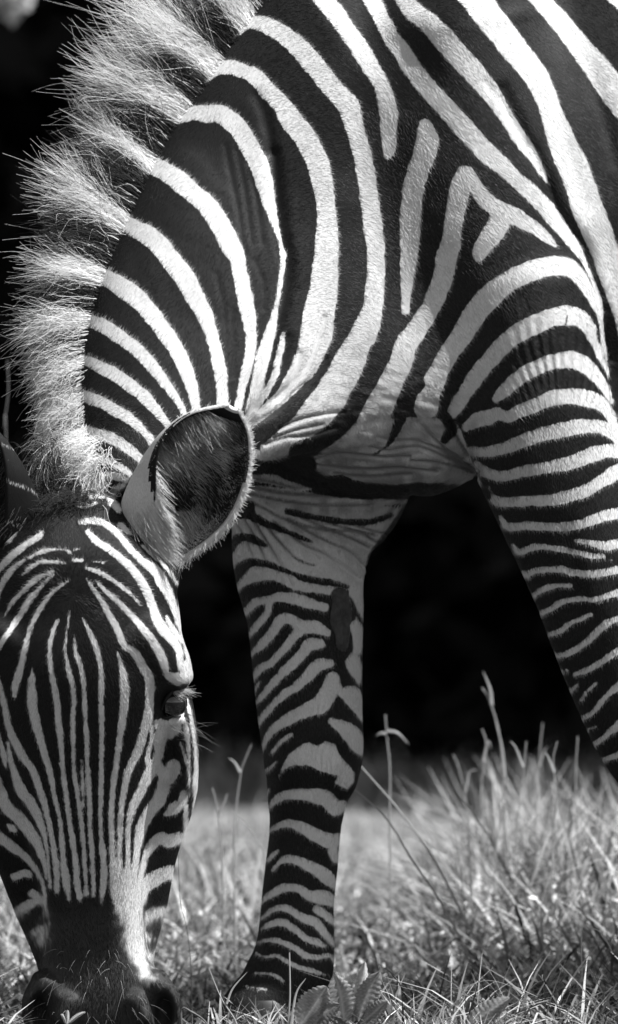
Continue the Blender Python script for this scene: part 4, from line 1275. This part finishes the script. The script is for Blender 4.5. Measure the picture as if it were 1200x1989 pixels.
# hooves
def hoof(cx, cz, base_y=None):
    gy = 660 + CAM_H * FPX / (DIST + cz * SCL)
    V = []
    ns = 28
    prof = [(1.0, gy - 62), (1.06, gy - 54), (1.12, gy - 30), (1.2, gy - 1), (1.05, gy), (0.0, gy)]
    for r, y in prof:
        for a in np.linspace(0, 2 * np.pi, ns, endpoint=False):
            V.append((cx - (gy - 62 - y) * -0.28 * -1 + 66 * r * math.cos(a) * (1.1 if math.cos(a) < 0 else 1), y, cz + 62 * r * math.sin(a)))
    i = np.arange(ns * len(prof)).reshape(len(prof), ns)
    F = np.stack([i[:-1].ravel(), np.roll(i, -1, 1)[:-1].ravel(), np.roll(i, -1, 1)[1:].ravel(), i[1:].ravel()], -1)
    zpart(mesh_np('hoof', px2w(np.array(V)), F, M_HOOF))
hoof(505, 365); hoof(1445, 108); hoof(3170, 200); hoof(2930, 560)

# ------------------------------------------------------------------ short hair of the coat
def coat_hair(n):
    c = BODY_V[BODY_Q].mean(1)
    nf = BODY_N[BODY_Q].mean(1)
    ok = (np.hypot(c[:, 0] - 334, c[:, 1] - 1366) > 36) & (np.hypot((c[:, 0] - 318) / 24, (c[:, 1] - 1966) / 40) > 1) & (nf[:, 2] < 0.25) & (c[:, 0] > -50) & (c[:, 0] < 1260) & (c[:, 1] > -50) & (c[:, 1] < 2000)
    I = np.nonzero(ok)[0]
    q = BODY_V[BODY_Q[I]]
    ar = np.linalg.norm(np.cross(q[:, 2] - q[:, 0], q[:, 3] - q[:, 1]), axis=1)
    pick = rng.choice(len(I), n, p=ar / ar.sum())
    q = q[pick]
    u, v = rng.random((2, n, 1))
    R = (q[:, 0] * (1 - u) + q[:, 1] * u) * (1 - v) + (q[:, 3] * (1 - u) + q[:, 2] * u) * v
    N = nf[I][pick]; N /= np.linalg.norm(N, axis=1, keepdims=True)
    s4 = BODY_SD[BODY_Q[I]][pick]
    s = ((s4[:, 0] * (1 - u[:, 0]) + s4[:, 1] * u[:, 0]) * (1 - v[:, 0]) + (s4[:, 3] * (1 - u[:, 0]) + s4[:, 2] * u[:, 0]) * v[:, 0])
    pid = BODY_PID[BODY_Q[I, 0]][pick]
    x, y = R[:, 0], R[:, 1]
    t = np.clip((x - 430) / 350, 0, 1)[:, None]
    d = (1 - t) * np.array([0.5, -0.86, 0]) + t * np.array([0.7, 0.7, 0])
    lg = np.clip((y - 760) / 160, 0, 1)[:, None]
    d = d * (1 - lg) + lg * np.array([0.1, 1, 0])
    wh = np.column_stack([x - 145, (y - 1160) * 1.0, 0 * x]); wh /= np.maximum(np.linalg.norm(wh, axis=1, keepdims=True), 20)
    wh[:, 1] += 0.35
    d = np.where((pid == P_HEAD)[:, None], wh, d)
    d = d + 0.28 * np.column_stack([vnoise(R, 31, 60), vnoise(R, 32, 60), 0 * x]) + rng.normal(0, 0.15, (n, 3))
    d -= N * (d * N).sum(1, keepdims=True)
    d /= np.maximum(np.linalg.norm(d, axis=1, keepdims=True), 1e-6)
    ln = rng.uniform(5, 9.5, n)
    ln = np.where(pid == P_HEAD, ln * 0.95, ln)
    ln = np.where((pid == P_BODY) & (x < 430) & (y < 900), ln * 1.15, ln)
    k = 4
    tt = np.linspace(0, 1, k)[None, :, None]
    lift = rng.uniform(0.05, 0.15, n)[:, None, None]
    P = R[:, None] + ln[:, None, None] * (d[:, None] * tt + N[:, None] * lift * (tt - 0.55 * tt ** 2))
    r = (rng.uniform(0.26, 0.44, n) * SCL)[:, None] * (1 - 0.8 * tt[:, :, 0])
    s = s + rng.normal(0, 1.2, n) * np.where((pid == P_HEAD) & (y > 1735), 0.2, 1)
    white = 1 / (1 + np.exp(np.clip(s * 1.2, -30, 30)))
    dq = BODY_DIRT_SHADE[BODY_Q[I, 0]][pick]
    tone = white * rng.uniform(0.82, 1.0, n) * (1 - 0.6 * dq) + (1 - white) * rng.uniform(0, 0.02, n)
    return P, r, tone
P, r, tone = coat_hair(300000)
hair = curves_np('coat_hair', px2w(P), r, M_HAIR, tone=tone)
zpart(hair)
hair['kind'] = 'stuff'

# ------------------------------------------------------------------ ground
def ground_material():
    t = NT('ground_earth')
    tc = t.n('TexCoord')
    n1 = t.n('TexNoise', Scale=1.6, Detail=8.0)
    n2 = t.n('TexNoise', Scale=55.0, Detail=6.0)
    t.l(tc.outputs['Object'], n1.inputs['Vector']); t.l(tc.outputs['Object'], n2.inputs['Vector'])
    sep = t.n('SeparateXYZ'); t.l(tc.outputs['Object'], sep.inputs[0])
    edge = t.math('ADD', sep.outputs[1], t.math('MULTIPLY', n1.outputs[0], 0.8))
    path = t.maprange(edge, 3.9, 4.6, 0.2, 0.95, True)         # bare trodden strip before the wood
    v = t.math('MULTIPLY', t.maprange(n1.outputs[0], 0.3, 0.7, 0.17, 0.28), t.maprange(n2.outputs[0], 0.3, 0.7, 0.6, 1.25))
    v = t.math('MULTIPLY', v, path)
    bs = t.n('BsdfPrincipled', Roughness=0.95)
    bs.inputs['Specular IOR Level'].default_value = 0.1
    t.l(t.grey(v), bs.inputs['Base Color'])
    b = t.n('Bump', Strength=0.6, Distance=0.01)
    t.l(n2.outputs[0], b.inputs['Height']); t.l(b.outputs[0], bs.inputs['Normal'])
    t.l(bs.outputs[0], t.out.inputs[0])
    return t.m
gx = np.concatenate([[-600, -60], np.linspace(-8, 8, 81), [60, 600]])
gy = np.concatenate([[-600, -60], np.linspace(-4, 12, 81), [60, 600]])
GX, GY = np.meshgrid(gx, gy)
GZ = 0.012 * vnoise(np.column_stack([GX.ravel(), GY.ravel()]), 51, 0.5) - 0.012
gi = np.arange(GX.size).reshape(GX.shape)
gf = np.stack([gi[:-1, :-1].ravel(), gi[:-1, 1:].ravel(), gi[1:, 1:].ravel(), gi[1:, :-1].ravel()], -1)
ground = mesh_np('ground', np.column_stack([GX.ravel(), GY.ravel(), GZ]), gf, ground_material())
tag(ground, 'pale bare earth under the grass, running back to the dark wood', kind='structure')

# ------------------------------------------------------------------ grass
def leaf_material(name, lo, hi, trans=0.4, rough=0.45, spec=0.35):
    return hair_material(name, lo, hi, trans, rough, spec)
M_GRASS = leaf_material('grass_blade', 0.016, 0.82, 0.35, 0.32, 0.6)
def blades(x, y, h, w, lean, tone, k=5):
    n = len(x)
    az = rng.uniform(0, 2 * np.pi, n)
    face = rng.uniform(0, 2 * np.pi, n)
    t = np.linspace(0, 1, k)[None, :]
    L = (h * lean)[:, None]
    kink = rng.uniform(1.4, 2.8, n)[:, None]
    cx = x[:, None] + np.cos(az)[:, None] * L * t ** kink
    cy = y[:, None] + np.sin(az)[:, None] * L * t ** kink
    droop = np.clip(lean - 0.6, 0, 1.2)[:, None]
    cz = h[:, None] * (t - 0.45 * droop * t ** 3) - 0.012
    # about a third of the blades are folded over or broken
    br = (rng.random(n) < 0.34)[:, None]
    tf = rng.choice([0.5, 0.75], n)[:, None]
    over = np.maximum(t - tf, 0)
    az2 = (az + rng.normal(0, 1.2, n))[:, None]
    dn = rng.uniform(0.9, 1.7, n)[:, None]
    cz = np.maximum(np.where(br, cz - h[:, None] * over * dn, cz), -0.01)
    cx = np.where(br, cx + np.cos(az2) * h[:, None] * over * 0.9, cx)
    cy = np.where(br, cy + np.sin(az2) * h[:, None] * over * 0.9, cy)
    tw = face[:, None] + t * rng.normal(0, 0.7, n)[:, None]
    ww = w[:, None] * 0.5 * (1 - t ** 2.2) * (0.6 + 0.8 * np.minimum(t * 3, 1) * 0.5) + 0.0002
    A = np.stack([cx - np.cos(tw) * ww, cy - np.sin(tw) * ww, cz], -1)
    B = np.stack([cx + np.cos(tw) * ww, cy + np.sin(tw) * ww, cz], -1)
    V = np.stack([A, B], 2).reshape(n, k * 2, 3)
    base = (np.arange(n) * k * 2)[:, None, None]
    f = np.array([[2 * i, 2 * i + 1, 2 * i + 3, 2 * i + 2] for i in range(k - 1)])[None]
    F = (base + f).reshape(-1, 4)
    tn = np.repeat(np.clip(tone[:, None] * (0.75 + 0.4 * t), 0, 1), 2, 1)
    return V.reshape(-1, 3), F, tn.reshape(-1)
def grass_field(n, x0, x1, y0, y1, hfun, wlo, whi, tone, leanmu=0.5, clump=0.6):
    x = rng.uniform(x0, x1, n); y = rng.uniform(y0, y1, n)
    c = vnoise(np.column_stack([x, y]), 61, 0.09) * 0.75 + vnoise(np.column_stack([x, y]), 62, 0.3) * 0.6
    keep = rng.random(n) < np.clip(0.62 + clump * c, 0.04, 1)
    x, y, c = x[keep], y[keep], c[keep]
    h = hfun(x, y) * np.minimum(rng.gamma(6, 1 / 6, len(x)) * np.clip(1 + 0.55 * c, 0.3, 2), 1.3)
    w = rng.uniform(wlo, whi, len(x))
    lean = np.abs(rng.normal(leanmu, 0.35, len(x)))
    tn = np.clip(rng.beta(*tone, len(x)) + 0.12 * c, 0.0, 1)
    return x, y, np.maximum(h, 0.008), w, lean, tn
def colx(x, y):     # photo column of a ground position
    return 600 + x * FPX / (DIST + y)
sets = []
# near carpet, sharp, low in front of the muzzle
def h_near(x, y):
    c = colx(x, y)
    h = np.interp(c, [-200, 0, 60, 340, 420, 610, 720, 1000, 1400], [.055, .05, .022, .022, .03, .026, .05, .062, .06])
    return h * np.interp(y, [-0.9, -0.2, 0.0, 0.2, 0.3], [0.5, 0.9, 1.5, 1.7, 1.0])
sets.append(grass_field(30000, -0.95, 0.95, -0.9, 0.3, h_near, 0.0018, 0.0062, (0.5, 1.0), 0.95, 1.0))
def h_mid(x, y):
    c = colx(x, y)
    a = np.interp(c, [-200, 100, 380, 520, 640, 690, 820, 900, 1000, 1100, 1400], [.13, .12, .10, .10, .085, .075, .095, .15, .175, .19, .2])
    return a * np.interp(y, [0.3, 0.6, 0.9, 1.1, 1.6, 2.2], [0.35, 0.38, 0.8, 1.0, 1.0, 0.65])
sets.append(grass_field(30000, -1.1, 1.1, 0.3, 2.2, h_mid, 0.003, 0.009, (0.5, 1.0), 0.95, 1.0))
def h_tall(x, y):
    c = colx(x, y)
    return np.interp(c, [-200, 300, 430, 520, 640, 720, 860, 930, 1050, 1200, 1400], [.11, .11, .15, .15, .10, .11, .13, .21, .22, .22, .22])
sets.append(grass_field(1500, -1.1, 1.1, 0.9, 2.0, h_tall, 0.003, 0.007, (1.3, 1.6), 0.35))
sets.append(grass_field(2600, 0.16, 1.1, 0.9, 2.2, h_tall, 0.003, 0.008, (1.3, 1.6), 0.5))
def h_back(x, y):
    c = colx(x, y)
    return np.interp(c, [-200, 380, 480, 640, 700, 800, 900, 1050, 1400], [.1, .1, .09, .08, .075, .085, .11, .13, .14]) * np.interp(y, [2.0, 3.0, 3.9], [1.1, 1.0, 0.7])
sets.append(grass_field(30000, -1.5, 1.5, 2.0, 3.9, h_back, 0.003, 0.008, (0.5, 0.95), 0.9, 1.3))
sets.append(grass_field(5000, -2.2, 2.2, 3.9, 5.4, lambda x, y: 0.04 + 0 * x, 0.003, 0.006, (2.4, 1.6), 0.9))
sets.append(grass_field(12000, -4, 4, 5.0, 8.0, lambda x, y: 0.055 + 0 * x, 0.004, 0.009, (1.0, 1.8), 0.7, 1.4))
# side fields, so that the meadow goes on beyond the frame
sets.append(grass_field(16000, -3.5, -0.9, -1.5, 2.4, lambda x, y: 0.09 + 0 * x, 0.003, 0.006, (1.6, 2.2), 0.6))
sets.append(grass_field(16000, 0.9, 3.5, -1.5, 2.4, lambda x, y: 0.10 + 0 * x, 0.003, 0.006, (1.6, 2.2), 0.6))
Vs, Fs, Ts, off = [], [], [], 0
for S_ in sets:
    v_, f_, t_ = blades(*S_)
    Vs.append(v_); Fs.append(f_ + off); Ts.append(t_); off += len(v_)
# small broken leaves and seed bits caught all through the grass
n = 26000
x = rng.uniform(-1.1, 1.1, n); y = rng.uniform(-0.4, 3.4, n)
z = np.minimum(np.abs(rng.normal(0, 0.8, n)), 1.1) * np.where(y > 0.3, h_mid(x, np.minimum(y, 1.7)) * 0.75, 0.012) + 0.004
s_ = rng.uniform(0.003, 0.009, n)
a_ = rng.normal(0, 1, (n, 3)); a_ /= np.linalg.norm(a_, axis=1, keepdims=True)
b_ = np.cross(a_, rng.normal(0, 1, (n, 3))); b_ /= np.linalg.norm(b_, axis=1, keepdims=True)
c_ = np.column_stack([x, y, z])
Vs.append(np.stack([c_ - a_ * s_[:, None], c_ + b_ * s_[:, None] * 0.4, c_ + a_ * s_[:, None], c_ - b_ * s_[:, None] * 0.4], 1).reshape(-1, 3))
Fs.append(np.arange(4 * n).reshape(n, 4) + off); off += 4 * n
Ts.append(np.repeat(rng.beta(2.0, 1.0, n), 4))
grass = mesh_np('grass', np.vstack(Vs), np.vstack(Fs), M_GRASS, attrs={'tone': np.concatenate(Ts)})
tag(grass, 'tangled sunlit grass round the hooves, blurred towards the wood', 'grass', kind='stuff')

M_STALK = leaf_material('grass_stalk', 0.05, 0.5, 0.25)
def stalk(points, depth, width, label, extra=(), group=None, tone=0.7):
    """a single tall stem: px points from the ground up, at a depth in metres behind the shoulder"""
    z = depth / SCL
    p = np.array([(a, b, z) for a, b in points], float)
    gyrow = 660 + CAM_H * FPX / (DIST + depth)
    p = np.vstack([[p[0, 0] + 4, gyrow + 8, z], p]) if p[0, 1] < gyrow - 6 else p
    c = px2w(catmull(p, 10.0))
    root = empty('grass_stalk', c[0])
    tag(root, label, 'grass stalk', group)
    inv = mathutils.Matrix.Translation(-root.location)
    v_, f_ = tube_mesh(c, np.linspace(width, width * 0.5, len(c)) * 0.36, 6)
    o = mesh_np('stem', v_, f_, M_STALK, root, attrs={'tone': np.full(len(v_), tone)}); o.matrix_parent_inverse = inv
    for e in extra:
        q = px2w(catmull(np.array([(a, b, z - 3) for a, b in e], float), 8.0))
        T = np.gradient(q, axis=0)
        side = np.cross(T, np.array([0.3, -1, 0.2])); side /= np.maximum(np.linalg.norm(side, axis=1, keepdims=True), 1e-9)
        s = np.linspace(0, 1, len(q))
        w = (width * 0.42 * (1 - s) ** 0.6 + 0.0002)[:, None]
        m = len(q)
        vv = np.vstack([q - side * w, q + np.array([0, -0.0012, 0]) * 1.0, q + side * w])
        i = np.arange(m - 1)
        ff = np.vstack([np.stack([i, i + 1, i + m + 1, i + m], -1), np.stack([i + m, i + m + 1, i + 2 * m + 1, i + 2 * m], -1)])
        o = mesh_np('blade', vv, ff, M_STALK, root, attrs={'tone': np.full(len(vv), tone * 0.95)}); o.matrix_parent_inverse = inv
stalk([(984, 1700), (976, 1500), (968, 1420), (950, 1360), (936, 1336)], 1.15, 0.0055, 'tallest bent grass stalk standing against the dark wood right of the far foreleg', [[(955, 1370), (952, 1340), (943, 1316), (938, 1304)], [(980, 1510), (974, 1450), (962, 1400)]])
stalk([(757, 1640), (757, 1500), (752, 1440), (748, 1388)], 1.1, 0.005, 'forked grass stalk alone against the dark wood, close right of the far knee', [[(750, 1426), (740, 1424), (730, 1430)], [(752, 1420), (772, 1424), (794, 1446)]])
stalk([(1040, 1640), (1046, 1500), (1050, 1440), (1054, 1404)], 1.3, 0.0048, 'straight grass stalk halfway between the tallest stalk and the near foreleg', [[(1046, 1490), (1056, 1462), (1062, 1450)]])
stalk([(455, 1640), (466, 1510), (478, 1470), (488, 1446)], 0.95, 0.0050, 'grass stalk leaning right between the head and the far foreleg', [[(466, 1500), (456, 1482), (444, 1472)]])
stalk([(432, 1690), (426, 1600), (420, 1560), (412, 1530)], 0.9, 0.0045, 'short pale grass stalk just right of the cheek of the zebra', [[(425, 1580), (436, 1558), (441, 1540)]])
stalk([(515, 1690), (498, 1630), (470, 1590), (448, 1575)], 0.8, 0.0042, 'grass stalk leaning left in front of the pale earth beside the far foreleg', [])
stalk([(940, 1640), (934, 1540), (944, 1450), (936, 1416)], 1.2, 0.0050, 'grass stalk with a folded tip just left of the tallest stalk', [[(938, 1480), (948, 1440), (954, 1456)]])
stalk([(900, 1640), (905, 1560), (890, 1490), (880, 1466)], 1.25, 0.0046, 'leaning grass stalk at the left edge of the tall clump', [[(903, 1540), (912, 1500), (928, 1496)]])
stalk([(960, 1900), (900, 1780), (840, 1665), (780, 1580), (700, 1488)], 0.75, 0.0058, 'long grass stalk arching over the pale earth right of the far knee', [])
stalk([(930, 1900), (860, 1760), (800, 1670), (750, 1590), (685, 1530)], 0.7, 0.005, 'second long arching grass stalk right of the far knee, under the first', [])
stalk([(1000, 1660), (1010, 1560), (1016, 1500), (1022, 1440)], 1.0, 0.0046, 'grass stalk with a broad bright blade just right of the tallest stalk', [[(1008, 1560), (1012, 1530), (1022, 1515)], [(1016, 1490), (1000, 1450), (990, 1440)]])
stalk([(1072, 1680), (1080, 1560), (1074, 1480), (1082, 1440)], 0.9, 0.0048, 'grass stalk at the right, near the lower edge of the near foreleg', [[(1076, 1500), (1064, 1470), (1058, 1462)]])
stalk([(1130, 1700), (1120, 1600), (1118, 1500), (1122, 1430)], 1.1, 0.0048, 'grass stalk partly hidden by the near foreleg at the right', [])
stalk([(12, 900), (8, 830), (16, 760), (14, 700)], 1.3, 0.004, 'tall blurred grass stalk behind the mane at the left edge', [], tone=0.35)

# blades, runners and leaves in front, in focus
stalk([(560, 1995), (563, 1930), (562, 1850)], -0.12, 0.0042, 'sharp upright grass blade in front of the far hoof', [[(566, 1990), (575, 1930), (594, 1900)]], tone=0.75)
stalk([(460, 1990), (430, 1940), (405, 1880)], -0.10, 0.0030, 'thin grass blade leaning left beside the far hoof', [[(440, 1950), (452, 1920), (480, 1888)]], tone=0.8)
stalk([(352, 1962), (372, 1966), (392, 1978), (402, 1990)], -0.02, 0.0055, 'dark creeping runner on the ground right of the muzzle', [], tone=0.15)
stalk([(346, 1660), (350, 1750), (362, 1800), (370, 1870)][::-1], 0.22, 0.0016, 'hair-thin dry stem right of the jaw', [], tone=0.45)
stalk([(872, 1990), (900, 1930), (940, 1905), (990, 1915), (1010, 1935)], 0.05, 0.0018, 'thin arching runner in the near grass at the right', [], tone=0.5)
stalk([(1190, 1850), (1170, 1815), (1150, 1803), (1130, 1806)][::-1], 0.15, 0.003, 'bright curved blade at the right edge of the grass', [], tone=1.0)

# broad leaves by the hoof
M_LEAF = leaf_material('broad_leaf', 0.02, 0.55, 0.35, 0.45, 0.4)
def leaf_mesh(base, tip, width, curl, depth, up=0.0, serr=0.09):
    n, m = 40, 11
    s = np.linspace(0, 1, n)
    b = np.array([*base, depth / SCL], float); e = np.array([*tip, depth / SCL - up / SCL], float)
    ax = e - b
    perp = np.array([-ax[1], ax[0], 0]); perp /= np.linalg.norm(perp)
    V = []; T = []
    for si in s:
        w = width * (math.sin(math.pi * si ** 0.75) ** 0.6) * (1 + serr * math.sin(si * 66)) + 0.6
        c = b + ax * si + perp * curl * math.sin(si * 3.0) * 0.3
        for q in np.linspace(-1, 1, m):
            rib = 2.2 * math.cos((si * 9 - abs(q) * 2.2) * 2 * math.pi) * abs(q)
            V.append(c + perp * q * w + np.array([0, -6 * math.sin(si * 2.4), -14 * (1 - q * q) + rib - curl * q * 0.8]))
            T.append((0.95 if abs(q) < 0.1 else 0.5) + 0.28 * max(0.0, math.cos((si * 9 - abs(q) * 2.2) * 2 * math.pi)) ** 3 + 0.1 * math.sin(si * 13 + q * 5))
    i = np.arange(n * m).reshape(n, m)
    F = np.stack([i[:-1, :-1].ravel(), i[:-1, 1:].ravel(), i[1:, 1:].ravel(), i[1:, :-1].ravel()], -1)
    return px2w(np.array(V)), F, np.array(T)
def weed(name, label, cat, leaves, depth, stem_from):
    root = empty(name, px2w(np.array([stem_from[0], 660 + CAM_H * FPX / (DIST + depth), depth / SCL])))
    tag(root, label, cat)
    inv = mathutils.Matrix.Translation(-root.location)
    for base, tip, w, curl, up, tn in leaves:
        v_, f_, t_ = leaf_mesh(base, tip, w, curl, depth, up)
        o = mesh_np('leaf', v_, f_, M_LEAF, root, attrs={'tone': np.clip(t_ * tn, 0, 1)}); o.matrix_parent_inverse = inv
        q = np.array([[stem_from[0], stem_from[1] + 30, depth / SCL], [*base, depth / SCL]], float)
        v_, f_ = tube_mesh(px2w(catmull(q, 8)), np.full(len(catmull(q, 8)), 0.0009), 5)
        o = mesh_np('stem', v_, f_, M_LEAF, root, attrs={'tone': np.full(len(v_), 0.4)}); o.matrix_parent_inverse = inv
weed('broad_leaf_weed', 'low weed with toothed broad leaves against the back of the far hoof', 'weed',
     [((668, 1985), (650, 1898), 27, 10, 0.03, 1.0), ((684, 1990), (668, 1925), 30, -14, -0.01, 0.55), ((686, 1985), (708, 1872), 13, 10, -0.02, 1.4), ((696, 1985), (738, 1892), 22, -12, 0.02, 0.8), ((700, 1990), (752, 1948), 17, 8, 0.03, 0.7)], -0.10, (688, 1985))
weed('round_leaf_weed', 'small weed with two rounded leaves in front of the far hoof', 'weed',
     [((582, 1992), (634, 1920), 30, 8, 0.03, 0.9), ((604, 1996), (660, 1955), 20, -10, 0.03, 0.6)], -0.14, (592, 1996))
weed('fallen_leaf', 'curled dry leaf lying in the grass at the bottom right', 'leaf',
     [((905, 1992), (990, 1942), 20, 12, 0.02, 0.75)], -0.12, (905, 1996))
weed('sprig', 'tiny sprig with narrow leaves poking up before the muzzle', 'sprig',
     [((130, 1990), (131, 1966), 3.5, 1, 0.0, 1.5), ((132, 1988), (166, 1970), 3.5, 1, 0.0, 1.6), ((129, 1990), (118, 1974), 3, 1, 0.0, 1.3)], -0.24, (130, 1996))

# ------------------------------------------------------------------ the dark wood behind
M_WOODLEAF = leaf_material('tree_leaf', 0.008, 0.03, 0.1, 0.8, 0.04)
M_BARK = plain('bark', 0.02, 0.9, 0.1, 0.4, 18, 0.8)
def leafs(c, size, seed_tone):
    n = len(c)
    a = rng.normal(0, 1, (n, 3)); a /= np.linalg.norm(a, axis=1, keepdims=True)
    b = np.cross(a, rng.normal(0, 1, (n, 3))); b /= np.linalg.norm(b, axis=1, keepdims=True)
    s = size[:, None]
    V = np.stack([c - a * s, c + b * s * 0.45, c + a * s, c - b * s * 0.45], 1).reshape(-1, 3)
    F = np.arange(4 * n).reshape(n, 4)
    return V, F, np.repeat(seed_tone, 4)
def ball(n, c, r, shell=0.35):
    d = rng.normal(0, 1, (n, 3)); d /= np.linalg.norm(d, axis=1, keepdims=True)
    rad = (shell + (1 - shell) * rng.random(n) ** 0.5)[:, None]
    return np.array(c) + d * rad * np.array(r)
tree_labels = ['leftmost tree of the dark wood, outside the left edge', 'tree of the dark wood behind the mane', 'tree of the dark wood behind the neck', 'tree of the dark wood behind the shoulder',
               'tree of the dark wood behind the near foreleg', 'tree of the dark wood behind the flank', 'tree of the dark wood beyond the right edge', 'rightmost tree of the dark wood']
for ti, tx in enumerate([-5.2, -3.1, -1.3, 0.75, 2.4, 4.3, 6.4, 8.6]):
    ty = 8.0 + [0.5, 0.2, 0.9, 0.3, 0.8, 0.1, 0.6, 0.3][ti]
    root = empty('tree', (tx, ty, 0))
    tag(root, tree_labels[ti], 'tree', 'trees of the dark wood')
    inv = mathutils.Matrix.Translation((-tx, -ty, 0))
    hz = np.linspace(0, 4.6, 12)
    path = np.column_stack([tx + 0.12 * np.sin(hz * 1.1 + ti), ty + 0.1 * np.cos(hz * 1.3 + ti) - 0.1, hz - 0.05])
    v_, f_ = tube_mesh(path, 0.17 - 0.018 * hz + 0.08 * np.exp(-hz * 4), 12)
    o = mesh_np('trunk', v_, f_, M_BARK, root); o.matrix_parent_inverse = inv
    for li in range(5):
        aa = li * 1.257 + ti
        q = np.array([path[7], path[7] + [math.cos(aa) * 0.9, math.sin(aa) * 0.9, 0.9], path[7] + [math.cos(aa) * 2.0, math.sin(aa) * 2.0, 1.3]])
        v_, f_ = tube_mesh(catmull(q * 100, 20) / 100, np.linspace(0.08, 0.02, len(catmull(q * 100, 20))), 7)
        o = mesh_np('limb', v_, f_, M_BARK, root); o.matrix_parent_inverse = inv
    cs = [ball(4600, (tx, ty - 0.9, 4.6), (1.9, 2.5, 2.1))]
    for li in range(7):
        aa = li * 0.9 + ti * 0.7
        cs.append(ball(1500, (tx + 1.5 * math.cos(aa), ty - 0.9 + 2.0 * math.sin(aa), 3.8 + 1.3 * rng.random()), (1.0, 1.1, 0.9), 0.2))
    for li in range(4):  # forward lobes above view, added to keep the sun off the undergrowth
        cs.append(ball(1500, (tx - 1.2 + 0.8 * li, ty - 2.6, 3.6 + 0.5 * (li % 2)), (0.9, 0.8, 0.9), 0.1))
    c = np.vstack(cs)
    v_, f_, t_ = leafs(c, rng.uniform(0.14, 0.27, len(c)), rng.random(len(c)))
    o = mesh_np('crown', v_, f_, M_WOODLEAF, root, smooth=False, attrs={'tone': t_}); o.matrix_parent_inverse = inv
    if ti == 1:
        # one sunlit spray of leaves hangs low in front of the wood
        e = px2w(np.array([24, 14, 4.4 / SCL]))
        q = np.array([path[9], [tx + 1.0, 5.6, 3.0], [e[0] - 0.2, 4.6, 2.0], [e[0], e[1], e[2] + 0.02]])
        cc = catmull(q * 100, 20) / 100
        v_, f_ = tube_mesh(cc, np.linspace(0.04, 0.006, len(cc)), 6)
        o = mesh_np('bough', v_, f_, M_BARK, root); o.matrix_parent_inverse = inv
        c = ball(120, (e[0], e[1], e[2] + 0.02), (0.03, 0.05, 0.04))
        v_, f_, t_ = leafs(c, rng.uniform(0.015, 0.025, len(c)), np.ones(len(c)) * 8)
        o = mesh_np('leaf_spray', v_, f_, M_STALK, root, smooth=False, attrs={'tone': np.clip(t_, 0, 1)}); o.matrix_parent_inverse = inv
n = 64000
c = np.column_stack([rng.uniform(-7, 10, n), 8.0 + 2.6 * rng.random(n) ** 1.3, rng.uniform(0.0, 3.4, n)])
c[:, 1] += 0.5 * vnoise(c, 71, 1.1)
n2 = 46000                                                # the deeper rows close every gap to the sky
c2 = np.column_stack([rng.uniform(-9, 12, n2), rng.uniform(10.6, 13.5, n2), rng.uniform(0.0, 4.6, n2)])
c = np.vstack([c, c2])
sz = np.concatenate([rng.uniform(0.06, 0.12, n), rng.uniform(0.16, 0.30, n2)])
n = len(c)
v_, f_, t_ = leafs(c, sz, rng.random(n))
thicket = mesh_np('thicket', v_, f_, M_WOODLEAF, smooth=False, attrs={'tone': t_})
tag(thicket, 'dark undergrowth filling the shade between the trees of the wood', 'undergrowth', kind='stuff')
print('script done')
